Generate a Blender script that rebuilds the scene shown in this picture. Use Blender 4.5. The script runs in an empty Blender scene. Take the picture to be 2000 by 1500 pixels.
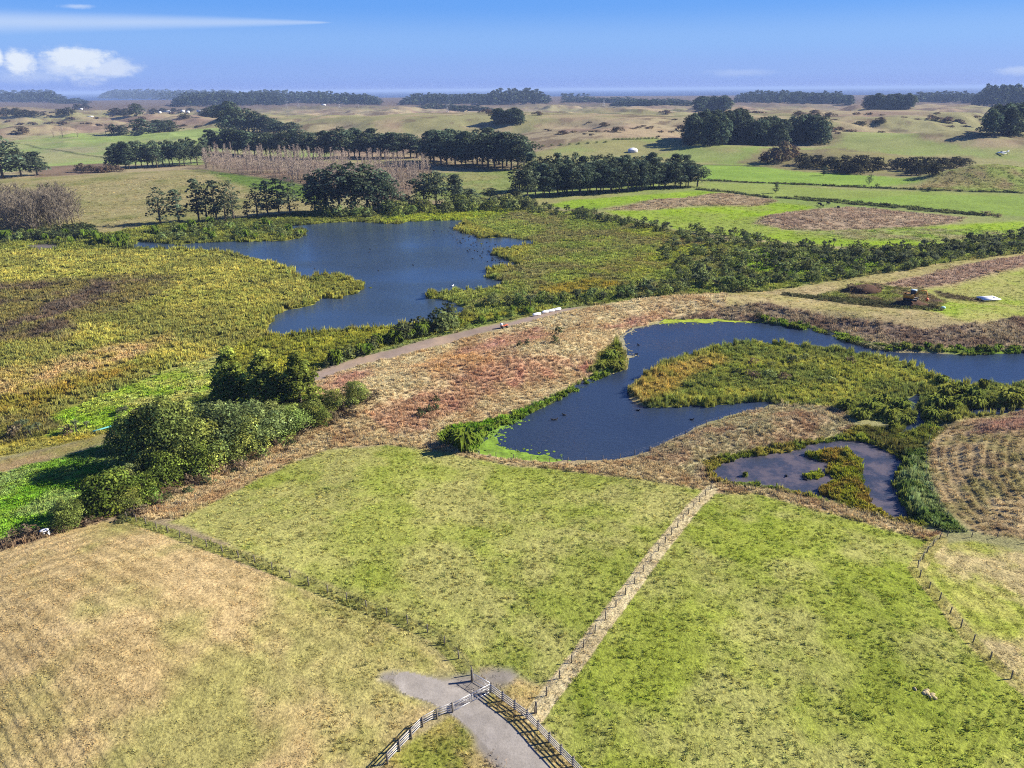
import bpy, math, random
import numpy as np
from mathutils import Matrix, Vector

random.seed(7)
RNG = np.random.default_rng(11)
sc = bpy.context.scene
COL = sc.collection

# ------------------------------------------------------------------ camera
F_PX, CX, CY = 1430.0, 1000.0, 750.0
CAM_H = 60.0
PITCH = math.radians(21.92)
ROLL = 0.0068
cp, sp = math.cos(PITCH), math.sin(PITCH)
FWD = np.array([0, cp, -sp])
_R = np.array([1.0, 0, 0]); _U = np.array([0, sp, cp])
RGT = math.cos(ROLL) * _R - math.sin(ROLL) * _U
UPV = math.sin(ROLL) * _R + math.cos(ROLL) * _U
CAM = np.array([0, 0, CAM_H])
cam = bpy.data.cameras.new('camera')
cam.sensor_width = 36; cam.lens = 36 * F_PX / 2000
cam.clip_start = 0.5; cam.clip_end = 120000
cam_o = bpy.data.objects.new('camera', cam); COL.objects.link(cam_o)
M = Matrix.Identity(4)
for i in range(3):
    M[i][0] = RGT[i]; M[i][1] = UPV[i]; M[i][2] = -FWD[i]; M[i][3] = CAM[i]
cam_o.matrix_world = M
sc.camera = cam_o

# ------------------------------------------------------------------ light, sky, exposure
SUN_EL, SUN_AZ = math.radians(31), math.radians(78)      # azimuth measured from +Y towards +X
sd_ = bpy.data.lights.new('sun', 'SUN'); sd_.energy = 4.9; sd_.angle = math.radians(0.53)
sd_.color = (1.0, 0.935, 0.82)
sun_o = bpy.data.objects.new('sun', sd_); COL.objects.link(sun_o)
to_sun = Vector((math.sin(SUN_AZ) * math.cos(SUN_EL), math.cos(SUN_AZ) * math.cos(SUN_EL), math.sin(SUN_EL)))
sun_o.rotation_euler = (-to_sun).to_track_quat('-Z', 'Y').to_euler()
sun_o.location = (150, 60, 90)
sc.view_settings.view_transform = 'Standard'; sc.view_settings.look = 'None'
sc.view_settings.gamma = 1; sc.view_settings.use_curve_mapping = False
sc.view_settings.exposure = 1.25
sc.cycles.use_denoising = False
sc.cycles.filter_width = 1.1
sc.cycles.max_bounces = 6; sc.cycles.transparent_max_bounces = 8
sc.cycles.diffuse_bounces = 2; sc.cycles.glossy_bounces = 2; sc.cycles.transmission_bounces = 2; sc.cycles.volume_bounces = 0
sc.cycles.caustics_reflective = False; sc.cycles.caustics_refractive = False


def dir_px(px, py):
    d = FWD[None] + ((np.atleast_1d(px) - CX) / F_PX)[:, None] * RGT[None] - ((np.atleast_1d(py) - CY) / F_PX)[:, None] * UPV[None]
    return d


world = bpy.data.worlds.new('World'); sc.world = world; world.use_nodes = True
wt = world.node_tree; wn = wt.nodes; wl = wt.links; wn.clear()


class NT:
    """tiny helper to chain math nodes"""
    def __init__(s, tree): s.t = tree

    def m(s, op, a, b=None, c=None, clamp=False):
        n = s.t.nodes.new('ShaderNodeMath'); n.operation = op; n.use_clamp = clamp
        for i, v in enumerate((a, b, c)):
            if v is None: continue
            if isinstance(v, (int, float)): n.inputs[i].default_value = v
            else: s.t.links.new(v, n.inputs[i])
        return n.outputs[0]

    def sstep(s, e0, e1, x):
        n = s.t.nodes.new('ShaderNodeMapRange'); n.interpolation_type = 'SMOOTHSTEP'
        for i, v in ((0, x), (1, e0), (2, e1)):
            if isinstance(v, (int, float)): n.inputs[i].default_value = v
            else: s.t.links.new(v, n.inputs[i])
        return n.outputs[0]

    def noise(s, vec, scale, detail=3, rough=0.55, out='Fac'):
        n = s.t.nodes.new('ShaderNodeTexNoise'); n.inputs['Scale'].default_value = scale
        n.inputs['Detail'].default_value = detail; n.inputs['Roughness'].default_value = rough
        if vec is not None: s.t.links.new(vec, n.inputs['Vector'])
        return n.outputs[out]

    def mix(s, f, a, b, blend='MIX'):
        n = s.t.nodes.new('ShaderNodeMix'); n.data_type = 'RGBA'; n.blend_type = blend
        for sock, v in ((n.inputs[0], f), (n.inputs[6], a), (n.inputs[7], b)):
            if isinstance(v, (int, float)): sock.default_value = v
            elif isinstance(v, tuple): sock.default_value = v if len(v) == 4 else (*v, 1)
            else: s.t.links.new(v, sock)
        return n.outputs[2]

    def comb(s, x, y, z):
        n = s.t.nodes.new('ShaderNodeCombineXYZ')
        for i, v in enumerate((x, y, z)):
            if isinstance(v, (int, float)): n.inputs[i].default_value = v
            else: s.t.links.new(v, n.inputs[i])
        return n.outputs[0]


W = NT(wt)
sky = wn.new('ShaderNodeTexSky'); sky.sky_type = 'NISHITA'; sky.sun_disc = False
sky.sun_elevation = SUN_EL; sky.sun_rotation = SUN_AZ
sky.air_density = 1.0; sky.dust_density = 0.0; sky.ozone_density = 4.0; sky.altitude = 0
tc = wn.new('ShaderNodeTexCoord'); sepx = wn.new('ShaderNodeSeparateXYZ'); wl.new(tc.outputs['Generated'], sepx.inputs[0])
X_, Y_, Z_ = sepx.outputs
yy = W.m('MAXIMUM', Y_, 0.05)
u = W.m('DIVIDE', X_, yy); v = W.m('DIVIDE', Z_, yy)
front = W.sstep(0.1, 0.3, Y_)


def uv_px(px, py):
    d = dir_px(px, py)[0]; return d[0] / d[1], d[2] / d[1]


PXU = 1 / (F_PX * cp)          # one photograph pixel in u,v near the horizon
uvv = W.comb(u, v, 0.0)
streak = W.noise(W.comb(W.m('MULTIPLY', u, 3.0), W.m('MULTIPLY', v, 40.0), 0.0), 1.0, 4)
u1, v1 = uv_px(655, 44); u0, v0 = uv_px(0, 42)
t = W.m('DIVIDE', W.m('SUBTRACT', u1, u), u1 - u0)                     # 0 at the tip, 1 at the left edge
t = W.m('MAXIMUM', t, 0.0001)
hw = W.m('MULTIPLY', W.m('POWER', t, 0.7), 17 * PXU)
vc = W.m('ADD', W.m('MULTIPLY', t, v0 - v1), v1)
dist = W.m('DIVIDE', W.m('ABSOLUTE', W.m('SUBTRACT', v, vc)), W.m('MAXIMUM', hw, 0.0003))
cir = W.m('SUBTRACT', 1.0, W.sstep(0.05, 1.35, W.m('ADD', dist, W.m('MULTIPLY', W.m('SUBTRACT', streak, 0.5), 0.5))))
cir = W.m('MULTIPLY', cir, W.sstep(0.0, 0.05, t))
cir = W.m('MULTIPLY', cir, W.m('ADD', 0.12, W.m('MULTIPLY', streak, 0.42)))
warp = W.m('ADD', W.m('SUBTRACT', W.noise(uvv, 24.0, 6, 0.65), 0.5), W.m('MULTIPLY', W.m('SUBTRACT', W.noise(W.comb(u, W.m('MULTIPLY', v, 2.5), 0.3), 75.0, 5, 0.65), 0.5), 0.7))


def blob(px, py, rx, ry_up, ry_dn, soft_in, strength):
    bu, bv = uv_px(px, py)
    du = W.m('DIVIDE', W.m('SUBTRACT', u, bu), rx * PXU)
    dv0 = W.m('SUBTRACT', v, bv)
    dv = W.m('MAXIMUM', W.m('DIVIDE', dv0, ry_up * PXU), W.m('DIVIDE', W.m('MULTIPLY', dv0, -1.0), ry_dn * PXU))
    r = W.m('SQRT', W.m('ADD', W.m('POWER', du, 2.0), W.m('POWER', dv, 2.0)))
    r = W.m('ADD', r, W.m('MULTIPLY', warp, 1.25))
    return W.m('MULTIPLY', W.m('SUBTRACT', 1.0, W.sstep(soft_in, 1.15, r)), strength)


cl = blob(146, 122, 74, 24, 34, 0.3, 0.6)
for b in ((150, 106, 62, 11, 36, 0.5, 0.8), (212, 136, 62, 20, 13, 0.3, 0.6), (38, 118, 32, 20, 34, 0.4, 0.85), (-6, 110, 14, 14, 16, 0.4, 0.9),
          (-120, 126, 80, 26, 30, 0.4, 0.8), (1450, 141, 70, 6, 8, 0.1, 0.16), (150, 12, 34, 4, 5, 0.1, 0.4), (1990, 137, 45, 7, 9, 0.1, 0.3),
          (60, 150, 120, 20, 14, 0.1, 0.25)):
    cl = W.m('MAXIMUM', cl, blob(*b))
cl = W.m('MULTIPLY', W.m('MAXIMUM', cl, cir), front)
# clear-day gradient by elevation only, the same all the way round, over the physical sky
elev = W.m('MULTIPLY', W.m('ARCSINE', Z_), 57.2958)
ramp = wn.new('ShaderNodeValToRGB'); ramp.color_ramp.interpolation = 'EASE'
wl.new(W.m('DIVIDE', W.m('MAXIMUM', elev, 0.0), 60.0), ramp.inputs['Fac'])
SKYK = 1.0 / 0.085 / 2 ** 1.25
for i_, (pos_, c_) in enumerate(((0.0, (120, 154, 233)), (1.2, (128, 166, 239)), (3.2, (128, 175, 243)), (5.6, (94, 158, 242)), (8.0, (58, 130, 232)), (18, (56, 112, 205)), (60, (36, 78, 165)))):
    e_ = ramp.color_ramp.elements[i_] if i_ < 2 else ramp.color_ramp.elements.new(pos_ / 60)
    e_.position = pos_ / 60
    e_.color = (*[(((q / 255 + .055) / 1.055) ** 2.4) for q in c_], 1)
rk = wn.new('ShaderNodeVectorMath'); rk.operation = 'SCALE'; rk.inputs['Scale'].default_value = SKYK; wl.new(ramp.outputs[0], rk.inputs[0])
skyc = W.mix(0.93, sky.outputs[0], rk.outputs[0])
skyc = W.mix(cl, skyc, (4.3, 4.6, 4.9))
bg = wn.new('ShaderNodeBackground'); bg.inputs['Strength'].default_value = 0.085
wl.new(skyc, bg.inputs['Color']); wo = wn.new('ShaderNodeOutputWorld'); wl.new(bg.outputs[0], wo.inputs['Surface'])

# ------------------------------------------------------------------ numeric helpers


def ss(e0, e1, x):
    t = np.clip((x - e0) / (e1 - e0), 0, 1); return t * t * (3 - 2 * t)


_perm = np.random.default_rng(5).random((257, 257))
_perm[256] = _perm[0]; _perm[:, 256] = _perm[:, 0]


def vnoise(x, y):
    xi = np.floor(x); yi = np.floor(y); fx = x - xi; fy = y - yi
    xi = xi.astype(np.int64) & 255; yi = yi.astype(np.int64) & 255
    fx = fx * fx * (3 - 2 * fx); fy = fy * fy * (3 - 2 * fy)
    a = _perm[xi, yi]; b = _perm[xi + 1, yi]; c = _perm[xi, yi + 1]; d = _perm[xi + 1, yi + 1]
    return (a * (1 - fx) + b * fx) * (1 - fy) + (c * (1 - fx) + d * fx) * fy


def fbm(x, y, scale, oct=4, seed=0.0, gain=0.5):
    """0..1, features about `scale` metres across"""
    x = x / scale + seed * 17.3; y = y / scale + seed * 9.1
    s = 0; a = 1; tot = 0
    for k in range(oct):
        s = s + a * vnoise(x, y); tot += a; a *= gain
        x, y = (x * 0.8 - y * 0.6) * 2.03 + 11.7, (x * 0.6 + y * 0.8) * 2.03 + 5.3
    return s / tot


def lin(c, k=1.0):
    c = np.asarray(c, float) / 255
    return np.where(c < 0.04045, c / 12.92, ((c + 0.055) / 1.055) ** 2.4) * k


KAL = 0.60     # photograph's sunlit value -> albedo


def A(r, g, b): return lin((r, g, b), KAL)


def flat(px, py):
    d = dir_px(np.asarray(px, float), np.asarray(py, float))
    t = -CAM_H / d[:, 2]
    return d[:, 0] * t, d[:, 1] * t


def sdist(X, Y, poly, margin=40.0):
    """signed distance to a polygon, positive inside; -margin beyond the margin"""
    out = np.full(X.shape, -margin)
    P = np.asarray(poly)
    m = (X > P[:, 0].min() - margin) & (X < P[:, 0].max() + margin) & (Y > P[:, 1].min() - margin) & (Y < P[:, 1].max() + margin)
    if not m.any(): return out
    x = X[m]; y = Y[m]
    d2 = np.full(x.shape, 1e18); ins = np.zeros(x.shape, bool)
    Q = np.roll(P, -1, 0)
    for (x0, y0), (x1, y1) in zip(P, Q):
        ex, ey = x1 - x0, y1 - y0
        L = ex * ex + ey * ey + 1e-12
        t = np.clip(((x - x0) * ex + (y - y0) * ey) / L, 0, 1)
        d2 = np.minimum(d2, (x - x0 - t * ex) ** 2 + (y - y0 - t * ey) ** 2)
        c = ((y0 > y) != (y1 > y))
        if ey != 0: ins ^= c & (x < x0 + (y - y0) * ex / ey)
    d = np.sqrt(d2)
    out[m] = np.maximum(np.where(ins, d, -d), -margin)
    return out


def ldist(X, Y, line, margin=20.0):
    out = np.full(X.shape, margin); P = np.asarray(line)
    m = (X > P[:, 0].min() - margin) & (X < P[:, 0].max() + margin) & (Y > P[:, 1].min() - margin) & (Y < P[:, 1].max() + margin)
    if not m.any(): return out
    x = X[m]; y = Y[m]; d2 = np.full(x.shape, 1e18)
    for (x0, y0), (x1, y1) in zip(P[:-1], P[1:]):
        ex, ey = x1 - x0, y1 - y0; L = ex * ex + ey * ey + 1e-12
        t = np.clip(((x - x0) * ex + (y - y0) * ey) / L, 0, 1)
        d2 = np.minimum(d2, (x - x0 - t * ex) ** 2 + (y - y0 - t * ey) ** 2)
    out[m] = np.minimum(np.sqrt(d2), margin)
    return out


def zpoly(s):
    """'x,y x,y ...' pixel outline on the water plane -> world polygon"""
    a = np.array([[float(q) for q in p.split(',')] for p in s.split()])
    x, y = flat(a[:, 0], a[:, 1]); return np.stack([x, y], 1)


# ------------------------------------------------------------------ water outlines (all lie on z = 0)
LAKE = zpoly("255,487 258,478 275,472 300,475 345,479 380,474 440,473 500,472 560,470 588,464 600,456 594,449 560,446 566,441 600,440 620,437 660,434 "
             "700,433 740,436 780,438 800,432 860,431 905,430 900,440 890,447 905,455 928,458 935,465 960,465 985,463 1010,467 1040,470 1050,475 1030,480 1000,484 "
             "968,489 963,497 985,505 1005,515 1014,520 985,523 950,526 946,536 955,545 987,549 980,557 965,564 930,567 895,567 860,574 840,570 833,577 838,584 "
             "858,583 880,590 903,600 912,608 905,617 880,625 855,632 800,637 770,640 740,643 700,645 640,650 580,655 545,656 518,653 520,640 535,615 560,605 590,600 "
             "610,597 622,588 630,580 645,583 662,585 672,579 690,575 702,570 712,562 706,553 695,550 680,545 660,539 640,537 616,539 607,543 618,551 603,549 598,545 "
             "580,540 577,530 545,520 510,510 480,503 430,492 370,489 310,486")
POND = zpoly("1213,655 1235,640 1290,632 1300,625 1400,624 1480,629 1540,637 1600,643 1645,655 1662,668 1700,680 1760,688 1830,690 1880,692 1925,692 2000,690 2150,688 2300,700 "
             "2300,765 2150,768 2000,752 1965,757 1950,752 1900,750 1835,744 1805,722 1750,706 1690,694 1620,682 1550,676 1480,670 1440,671 1400,680 1360,690 1320,702 1290,715 1265,735 "
             "1240,750 1228,765 1230,778 1245,790 1270,797 1310,795 1350,793 1385,796 1420,792 1450,786 1485,784 1505,784 1512,788 1490,798 1440,806 1400,820 1360,836 1320,854 1280,872 1250,886 1200,896 "
             "1130,900 1060,903 1000,896 945,888 930,880 945,862 962,838 972,832 1010,820 1060,795 1100,770 1135,745 1165,735 1200,730 1223,722 1222,700 1213,680 1209,665")
CHAN = zpoly("1763,792 1775,778 1796,767 1800,780 1797,800 1803,815 1812,826 1800,836 1788,842 1758,851 1755,842 1776,828 1788,815 1784,803")
CHAN2 = zpoly("1873,811 1890,800 1930,797 1970,796 2000,797 2080,799 2080,807 2000,803 1950,808 1900,813")
SPOND = zpoly("1393,918 1410,903 1450,893 1500,884 1530,884 1570,874 1600,863 1640,859 1680,861 1720,874 1750,889 1766,905 1757,925 1746,945 1765,985 1782,1012 1750,1014 1690,1000 1640,985 "
              "1590,969 1540,958 1480,946 1420,941 1395,932")
SISL = zpoly("1575,888 1600,885 1625,878 1655,882 1678,900 1682,935 1692,960 1705,985 1738,1012 1700,1010 1660,990 1625,976 1594,962 1610,950 1640,940 1620,926 1622,905 1600,899")
SISL2 = zpoly("1572,930 1580,923 1600,922 1608,930 1598,937 1580,936")
MUDP = zpoly("50,481 80,477 112,479 118,486 90,490 58,489")
WATERS = [LAKE, POND, CHAN, CHAN2, SPOND, MUDP]

# ------------------------------------------------------------------ relief
MOUNDS = []          # x, y, rx, ry, cos, sin, height


def mound(px, py, rx, ry, h, rot=0.0):
    x, y = flat([px], [py]); MOUNDS.append((x[0], y[0], rx, ry, math.cos(rot), math.sin(rot), h))


for a in ((770, 258, 150, 130, 21), (620, 250, 120, 120, 15), (900, 255, 150, 120, 9), (1180, 285, 130, 120, 13), (1100, 255, 150, 150, 18), (1290, 262, 140, 120, 13), (1000, 262, 100, 80, 7),
          (1500, 262, 150, 140, 12), (1750, 292, 120, 100, 12), (1620, 248, 160, 150, 13), (1860, 250, 150, 140, 13), (1960, 300, 70, 70, 7), (1400, 238, 170, 160, 10), (60, 262, 70, 60, 11),
          (190, 232, 120, 110, 11), (20, 225, 160, 140, 14), (1640, 318, 60, 30, 6), (1900, 358, 38, 18, 6), (1960, 352, 40, 20, 5), (1430, 305, 60, 40, 5), (1740, 262, 90, 60, 7), (480, 250, 60, 40, 12),
          (1330, 400, 30, 10, 2.5), (1620, 432, 38, 13, 3.2), (330, 215, 120, 90, 8), (1950, 225, 150, 100, 15), (1215, 232, 110, 80, 9),
          (1500, 262, 60, 30, 5), (1395, 224, 70, 60, 8), (1725, 222, 120, 70, 9), (1010, 248, 60, 40, 5)):
    mound(*a)
for a in ((900, 745, 45, 8, 2.6, 0.5), (1080, 690, 34, 9, 2.2, 0.55), (1250, 615, 40, 9, 1.6, 0.3), (700, 820, 16, 9, 1.5, 0.4), (1480, 848, 17, 6.5, 2.3, 0.35), (1340, 895, 11, 5, 1.2, 0.4),
          (2120, 900, 26, 24, 3.4), (1750, 640, 45, 9, 2.2, -0.25), (1950, 625, 40, 10, 2.2, -0.1), (1500, 600, 40, 8, 1.3, -0.1), (1830, 535, 60, 12, 1.8, 0.3), (200, 1250, 30, 26, 2.6), (-100, 1300, 40, 40, 3)):
    mound(*a)
F_LINE = zpoly("-700,1020 0,1055 250,1005 350,1000 500,920 640,862 770,855 950,892 1120,907 1260,900 1390,942 1500,952 1700,1000 1840,1045 2000,1060 2700,1090 2700,4000 -700,4000")


def water_sd(X, Y, waters=WATERS, parts=False):
    jit = (fbm(X, Y, 2.2, 2, 3) - 0.5) * 1.8 + (fbm(X, Y, 9, 2, 4) - 0.5) * 1.6
    jit = jit * np.clip((np.hypot(X, Y)) / 220, 0.35, 1.6)
    outs = []
    for w in waters:
        s = sdist(X, Y, w, 30.0)
        if w is SPOND:
            s = np.minimum(s, -sdist(X, Y, SISL, 30.0)); s = np.minimum(s, -sdist(X, Y, SISL2, 30.0))
        outs.append(np.where(s > -29.9, s + jit, s))
    if parts: return outs
    return np.max(outs, 0)


_fx, _fy = flat([1815, 1850, 1900, 2000, 2300, 2300, 2000, 1900, 1850, 1815], [870, 830, 815, 805, 800, 1100, 1052, 1035, 1000, 930])
FURP = np.stack([_fx, _fy], 1)


def furrow(X, Y):
    """ridge phase of the mown hillside: laps run parallel to the field edge"""
    r = sdist(X, Y, FURP, 60.0) + (fbm(X, Y, 6, 4, 8) - 0.5) * 2.6
    return np.sin(r * 2 * math.pi / 1.7)



def height(X, Y):
    X = np.asarray(X, float); Y = np.asarray(Y, float)
    D = np.hypot(X, Y)
    h = np.zeros_like(X)
    for (x, y, rx, ry, c, s, hh) in MOUNDS:
        dx = X - x; dy = Y - y
        a = (dx * c + dy * s) / rx; b = (-dx * s + dy * c) / ry
        h += hh * (1.3 if y > 500 else 1.0) * np.exp(-(a * a + b * b) ** 1.15)
    rt = ss(-220, 120, X)
    m = ss(900 - 170 * rt, 1500 - 420 * rt, D)
    n1 = fbm(X, Y, 210, 3, 1); n2 = 1 - np.abs(2 * fbm(X, Y, 125, 3, 2) - 1)
    h += m * ss(4200, 1800, D) * (30 * (n1 - 0.5) + 24 * (n2 - 0.78)) * ss(7200, 5200, D)
    h += ss(800, 1300, D) * (7 * (fbm(X, Y, 70, 3, 14) - .45) + 5 * (.8 - np.abs(2 * fbm(X, Y, 95, 2, 15) - 1))) * ss(6500, 3500, D)
    h += ss(720, 1000, D) * 4.2 * (fbm(X, Y, 34, 3, 16) - .45) * ss(3200, 2000, D)
    h += ss(600, 900, D) * (1 - m) * 3.5 * (fbm(X, Y, 90, 3, 6) - 0.45)
    h += ss(150, 330, D) * ss(1000, 700, D) * 0.9 * (fbm(X, Y, 34, 3, 7) - 0.4)
    h = np.where(h > 12, 12 + 14 * np.tanh((h - 12) / 14), h)
    h += 7 * ss(2600, 5200, D) * ss(6900, 6000, D)
    h = np.maximum(h, ss(300, 700, D) * 0.3)
    fs = sdist(X, Y, F_LINE, 40)
    h += 3.0 * ss(-2, 34, fs) * ss(200, 150, D) + 0.5 * (fbm(X, Y, 14, 2, 9) - 0.5) * ss(0, 12, fs)
    h += 0.25 * (fbm(X, Y, 4.5, 3, 12) - 0.5) * ss(450, 200, D)
    near = D < 420
    fur = np.zeros_like(X)
    if near.any():
        fm = near & (X > 30) & (Y < 200)
        if fm.any():
            fur[fm] = ss(-1, 2, sdist(X[fm], Y[fm], FURP, 10)) * 0.07 * furrow(X[fm], Y[fm])
    h = h + fur
    w = water_sd(X, Y)
    land = h * ss(0.5, 13, -w) + 0.35 * ss(0, 1.6, -w)
    h = np.where(w > 0, -1.0 * ss(0, 2.5, w), land)
    h = h - 8 * ss(6700, 7000, D)
    return h


def at(px, py, height=height):
    """pixel -> first hit with the ground (arrays)"""
    px = np.atleast_1d(np.asarray(px, float)); py = np.atleast_1d(np.asarray(py, float))
    d = dir_px(px, py)
    t0 = np.where(d[:, 2] < -1e-5, -CAM_H / np.minimum(d[:, 2], -1e-5), 9000)
    t0 = np.minimum(t0, 7000)
    ks = np.linspace(0.45, 1.25, 90)
    T = t0[:, None] * ks[None]
    Pz = CAM_H + d[:, 2:3] * T
    Hh = height((d[:, 0:1] * T).ravel(), (d[:, 1:2] * T).ravel()).reshape(T.shape)
    below = Pz < Hh
    idx = np.where(below.any(1), below.argmax(1), len(ks) - 1)
    lo = t0 * ks[np.maximum(idx - 1, 0)]; hi = t0 * ks[idx]
    for _ in range(9):
        mid = (lo + hi) / 2
        b = CAM_H + d[:, 2] * mid < height(d[:, 0] * mid, d[:, 1] * mid)
        hi = np.where(b, mid, hi); lo = np.where(b, lo, mid)
    return d[:, 0] * hi, d[:, 1] * hi


def apoly(s):
    a = np.array([[float(q) for q in p.split(',')] for p in s.split()])
    x, y = at(a[:, 0], a[:, 1]); return np.stack([x, y], 1)


def pos(px, py):
    x, y = at([px], [py], hgrid); z = hgrid(x, y)
    return Vector((x[0], y[0], z[0]))


def project(p):
    d = np.asarray(p) - CAM
    z = d @ FWD
    return CX + F_PX * (d @ RGT) / z, CY - F_PX * (d @ UPV) / z, z


# ------------------------------------------------------------------ zones: colour and cover of the ground
# name, structure object, outline, palette (c1, c2, patch colour, patch amount), noise scale, feather m, cover (kind, spacing, height)
ZONES = []


def zone(struct, s, c1, c2, c3=None, p3=0.0, scale=8, f=1.0, cover=None, stretch=None, line=None, name=None):
    P = apoly(s) if line is None else apoly(s)
    ZONES.append(dict(struct=struct, poly=P, c1=A(*c1), c2=A(*c2), c3=None if c3 is None else A(*c3), p3=p3, scale=scale, f=f, cover=cover, stretch=stretch, line=line, name=name))


SHORT, STUB, RANK, REED, LUSH = 0, 1, 2, 3, 4
# far left
zone('pasture', "-300,290 20,277 60,265 200,262 430,250 650,300 640,315 380,322 230,322 100,325 30,335 -300,345", (158, 178, 102), (146, 164, 90), (172, 166, 120), .35, 50, 6)
zone('pasture', "20,290 100,280 220,285 330,300 230,303 120,300", (165, 160, 120), (150, 165, 100), scale=40, f=6)
zone('pasture', "70,327 215,318 225,336 60,348", (150, 128, 105), (130, 112, 90), scale=14, f=4, cover=(RANK, 2.2, .7))
zone('pasture', "-300,365 60,347 230,338 400,330 560,354 640,372 620,418 460,428 300,442 180,462 -300,465", (158, 152, 98), (135, 138, 80), (178, 165, 118), .35, 16, 5, cover=(SHORT, 2.4, .25))
zone('pasture', "400,333 560,352 640,372 620,400 560,380 480,365", (122, 146, 66), (108, 134, 58), scale=14, f=5, cover=(SHORT, 2.4, .2))
zone('plantation_floor', "396,330 398,296 640,314 840,326 850,342 800,390 750,394 640,370 560,354", (158, 136, 116), (140, 120, 100), (165, 150, 120), .3, 12, 4, cover=(RANK, 2.2, .4))
zone('pasture', "640,305 830,312 940,335 840,322 640,318", (175, 160, 125), (165, 160, 105), scale=18, f=4)
zone('pasture', "835,340 1010,330 1010,372 950,388 800,392", (148, 160, 92), (135, 150, 78), (165, 160, 105), .3, 16, 4, cover=(SHORT, 2.2, .2))
# far right
zone('pasture', "1030,300 1140,275 1330,272 1450,285 1640,284 1800,290 2100,295 2200,460 1960,462 1860,485 1700,485 1500,470 1330,448 1150,412 1040,398 1010,370", (158, 172, 98), (140, 160, 80), (170, 160, 110), .3, 40, 5)
zone('pasture', "1640,265 1720,258 1800,272 1900,290 1800,300 1640,292", (165, 172, 105), (150, 165, 90), scale=40, f=8)
zone('pasture', "1368,323 1440,322 1560,330 1700,338 1800,350 1690,367 1500,360 1368,350", (150, 180, 74), (138, 170, 68), scale=24, f=4)
zone('pasture', "1365,355 1500,362 1700,372 2050,380 2050,395 1900,400 1500,384 1380,366", (156, 172, 86), (144, 162, 74), scale=24, f=3)
zone('pasture', "1520,386 1640,390 1800,380 2050,385 2050,425 1930,420 1760,405", (150, 178, 78), (140, 165, 70), (170, 190, 60), .3, 30, 3)
zone('pasture', "1060,402 1120,390 1240,382 1365,372 1420,378 1300,390 1200,402 1150,410", (158, 188, 58), (146, 176, 54), scale=14, f=3, cover=(SHORT, 2.6, .15))
zone('pasture', "1180,412 1350,405 1520,396 1600,404 1480,432 1560,452 1700,450 1850,440 1990,432 2100,438 2100,462 1960,465 1860,485 1700,485 1500,470 1330,448", (162, 192, 46), (150, 180, 46), (160, 172, 84), .4, 16, 3, cover=(SHORT, 2.2, .2))
zone('dry_mound', "1180,409 1260,392 1400,377 1430,378 1520,391 1490,402 1350,404 1250,411", (188, 168, 132), (172, 150, 118), scale=10, f=3, cover=(RANK, 1.8, .5))
zone('dry_mound', "1472,436 1530,415 1570,411 1660,404 1750,411 1885,425 1860,436 1760,446 1650,451 1540,449", (190, 168, 138), (174, 148, 122), scale=10, f=2.5, cover=(RANK, 1.6, .6))
zone('dry_mound', "1770,367 1850,335 2000,328 2150,340 2150,372 1900,375", (168, 158, 102), (155, 135, 100), (140, 165, 70), .3, 14, 4, cover=(RANK, 2.4, .4))
zone('dry_mound', "1440,318 1490,290 1640,288 1760,303 1900,305 1890,330 1740,345 1560,335", (155, 150, 95), (140, 130, 95), scale=14, f=5)
zone('pasture', "1560,455 1750,446 1850,446 2000,452 1900,470 1700,470", (165, 160, 110), (150, 175, 70), scale=8, f=4, cover=(RANK, 2.0, .4))
for s_, w_ in (("1368,352 1500,358 1600,362 1690,366 1800,371 1900,374 2080,379", 1.8), ("1365,370 1420,375 1500,386", 1.6), ("1520,386 1640,396 1760,407 1920,421", 1.4), ("1560,385 1700,398 1940,421", 1.2),
               ("1365,322 1430,323 1500,326", 2.5), ("30,280 130,296 250,315", 1.6)):
    zone('hedgerow', s_, (105, 112, 70), (85, 92, 58), scale=6, f=w_, line=w_, cover=(LUSH, 1.6, 1.1))
# lake surroundings
zone('marsh', "-300,492 250,470 600,440 1060,408 1100,500 1060,600 905,640 600,700 440,700 520,655", (184, 180, 82), (156, 158, 70), (138, 138, 68), .35, 7, 1.5, cover=(REED, .8, 1.0))
zone('green_field', "230,860 330,770 440,690 560,735 640,715 640,760 600,850 440,905 300,960 220,960", (118, 140, 52), (98, 112, 50), (140, 125, 80), .3, 4, 1.2, cover=(LUSH, .6, .5))
zone('lakeshore', "-300,462 180,460 300,440 460,428 620,412 760,408 1000,392 1060,405 905,432 620,442 600,470 255,490 -300,500", (160, 165, 72), (125, 132, 62), (100, 108, 58), .4, 7, 2.5, cover=(REED, 1.3, 1.0))
zone('lakeshore', "740,440 760,424 880,414 1000,410 1010,420 905,434 800,436", (172, 182, 62), (155, 168, 58), scale=5, f=1.5, cover=(REED, 1.1, .8))
zone('marsh', "-500,492 250,489 372,491 482,504 577,533 620,585 540,615 520,660 470,690 440,690 330,722 200,772 100,832 -500,900", (196, 188, 92), (168, 168, 78), (140, 140, 74), .36, 9, 1.5, cover=(REED, .75, 1.0), name='reeds')
zone('marsh', "-300,560 130,548 250,540 330,545 300,580 180,620 120,660 -300,690", (125, 108, 88), (98, 86, 72), (150, 142, 75), .35, 7, 6, cover=(REED, .8, 1.0))
zone('marsh', "-300,740 60,715 200,680 330,655 340,672 220,720 60,775 -300,800", (206, 176, 122), (180, 164, 88), (192, 174, 104), .35, 6, 3.5, cover=(REED, .8, .8))
zone('marsh', "-300,800 60,768 250,718 330,705 200,748 60,800 -300,850", (170, 145, 65), (150, 140, 60), scale=5, f=2.5, cover=(REED, .75, 1.1))
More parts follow.
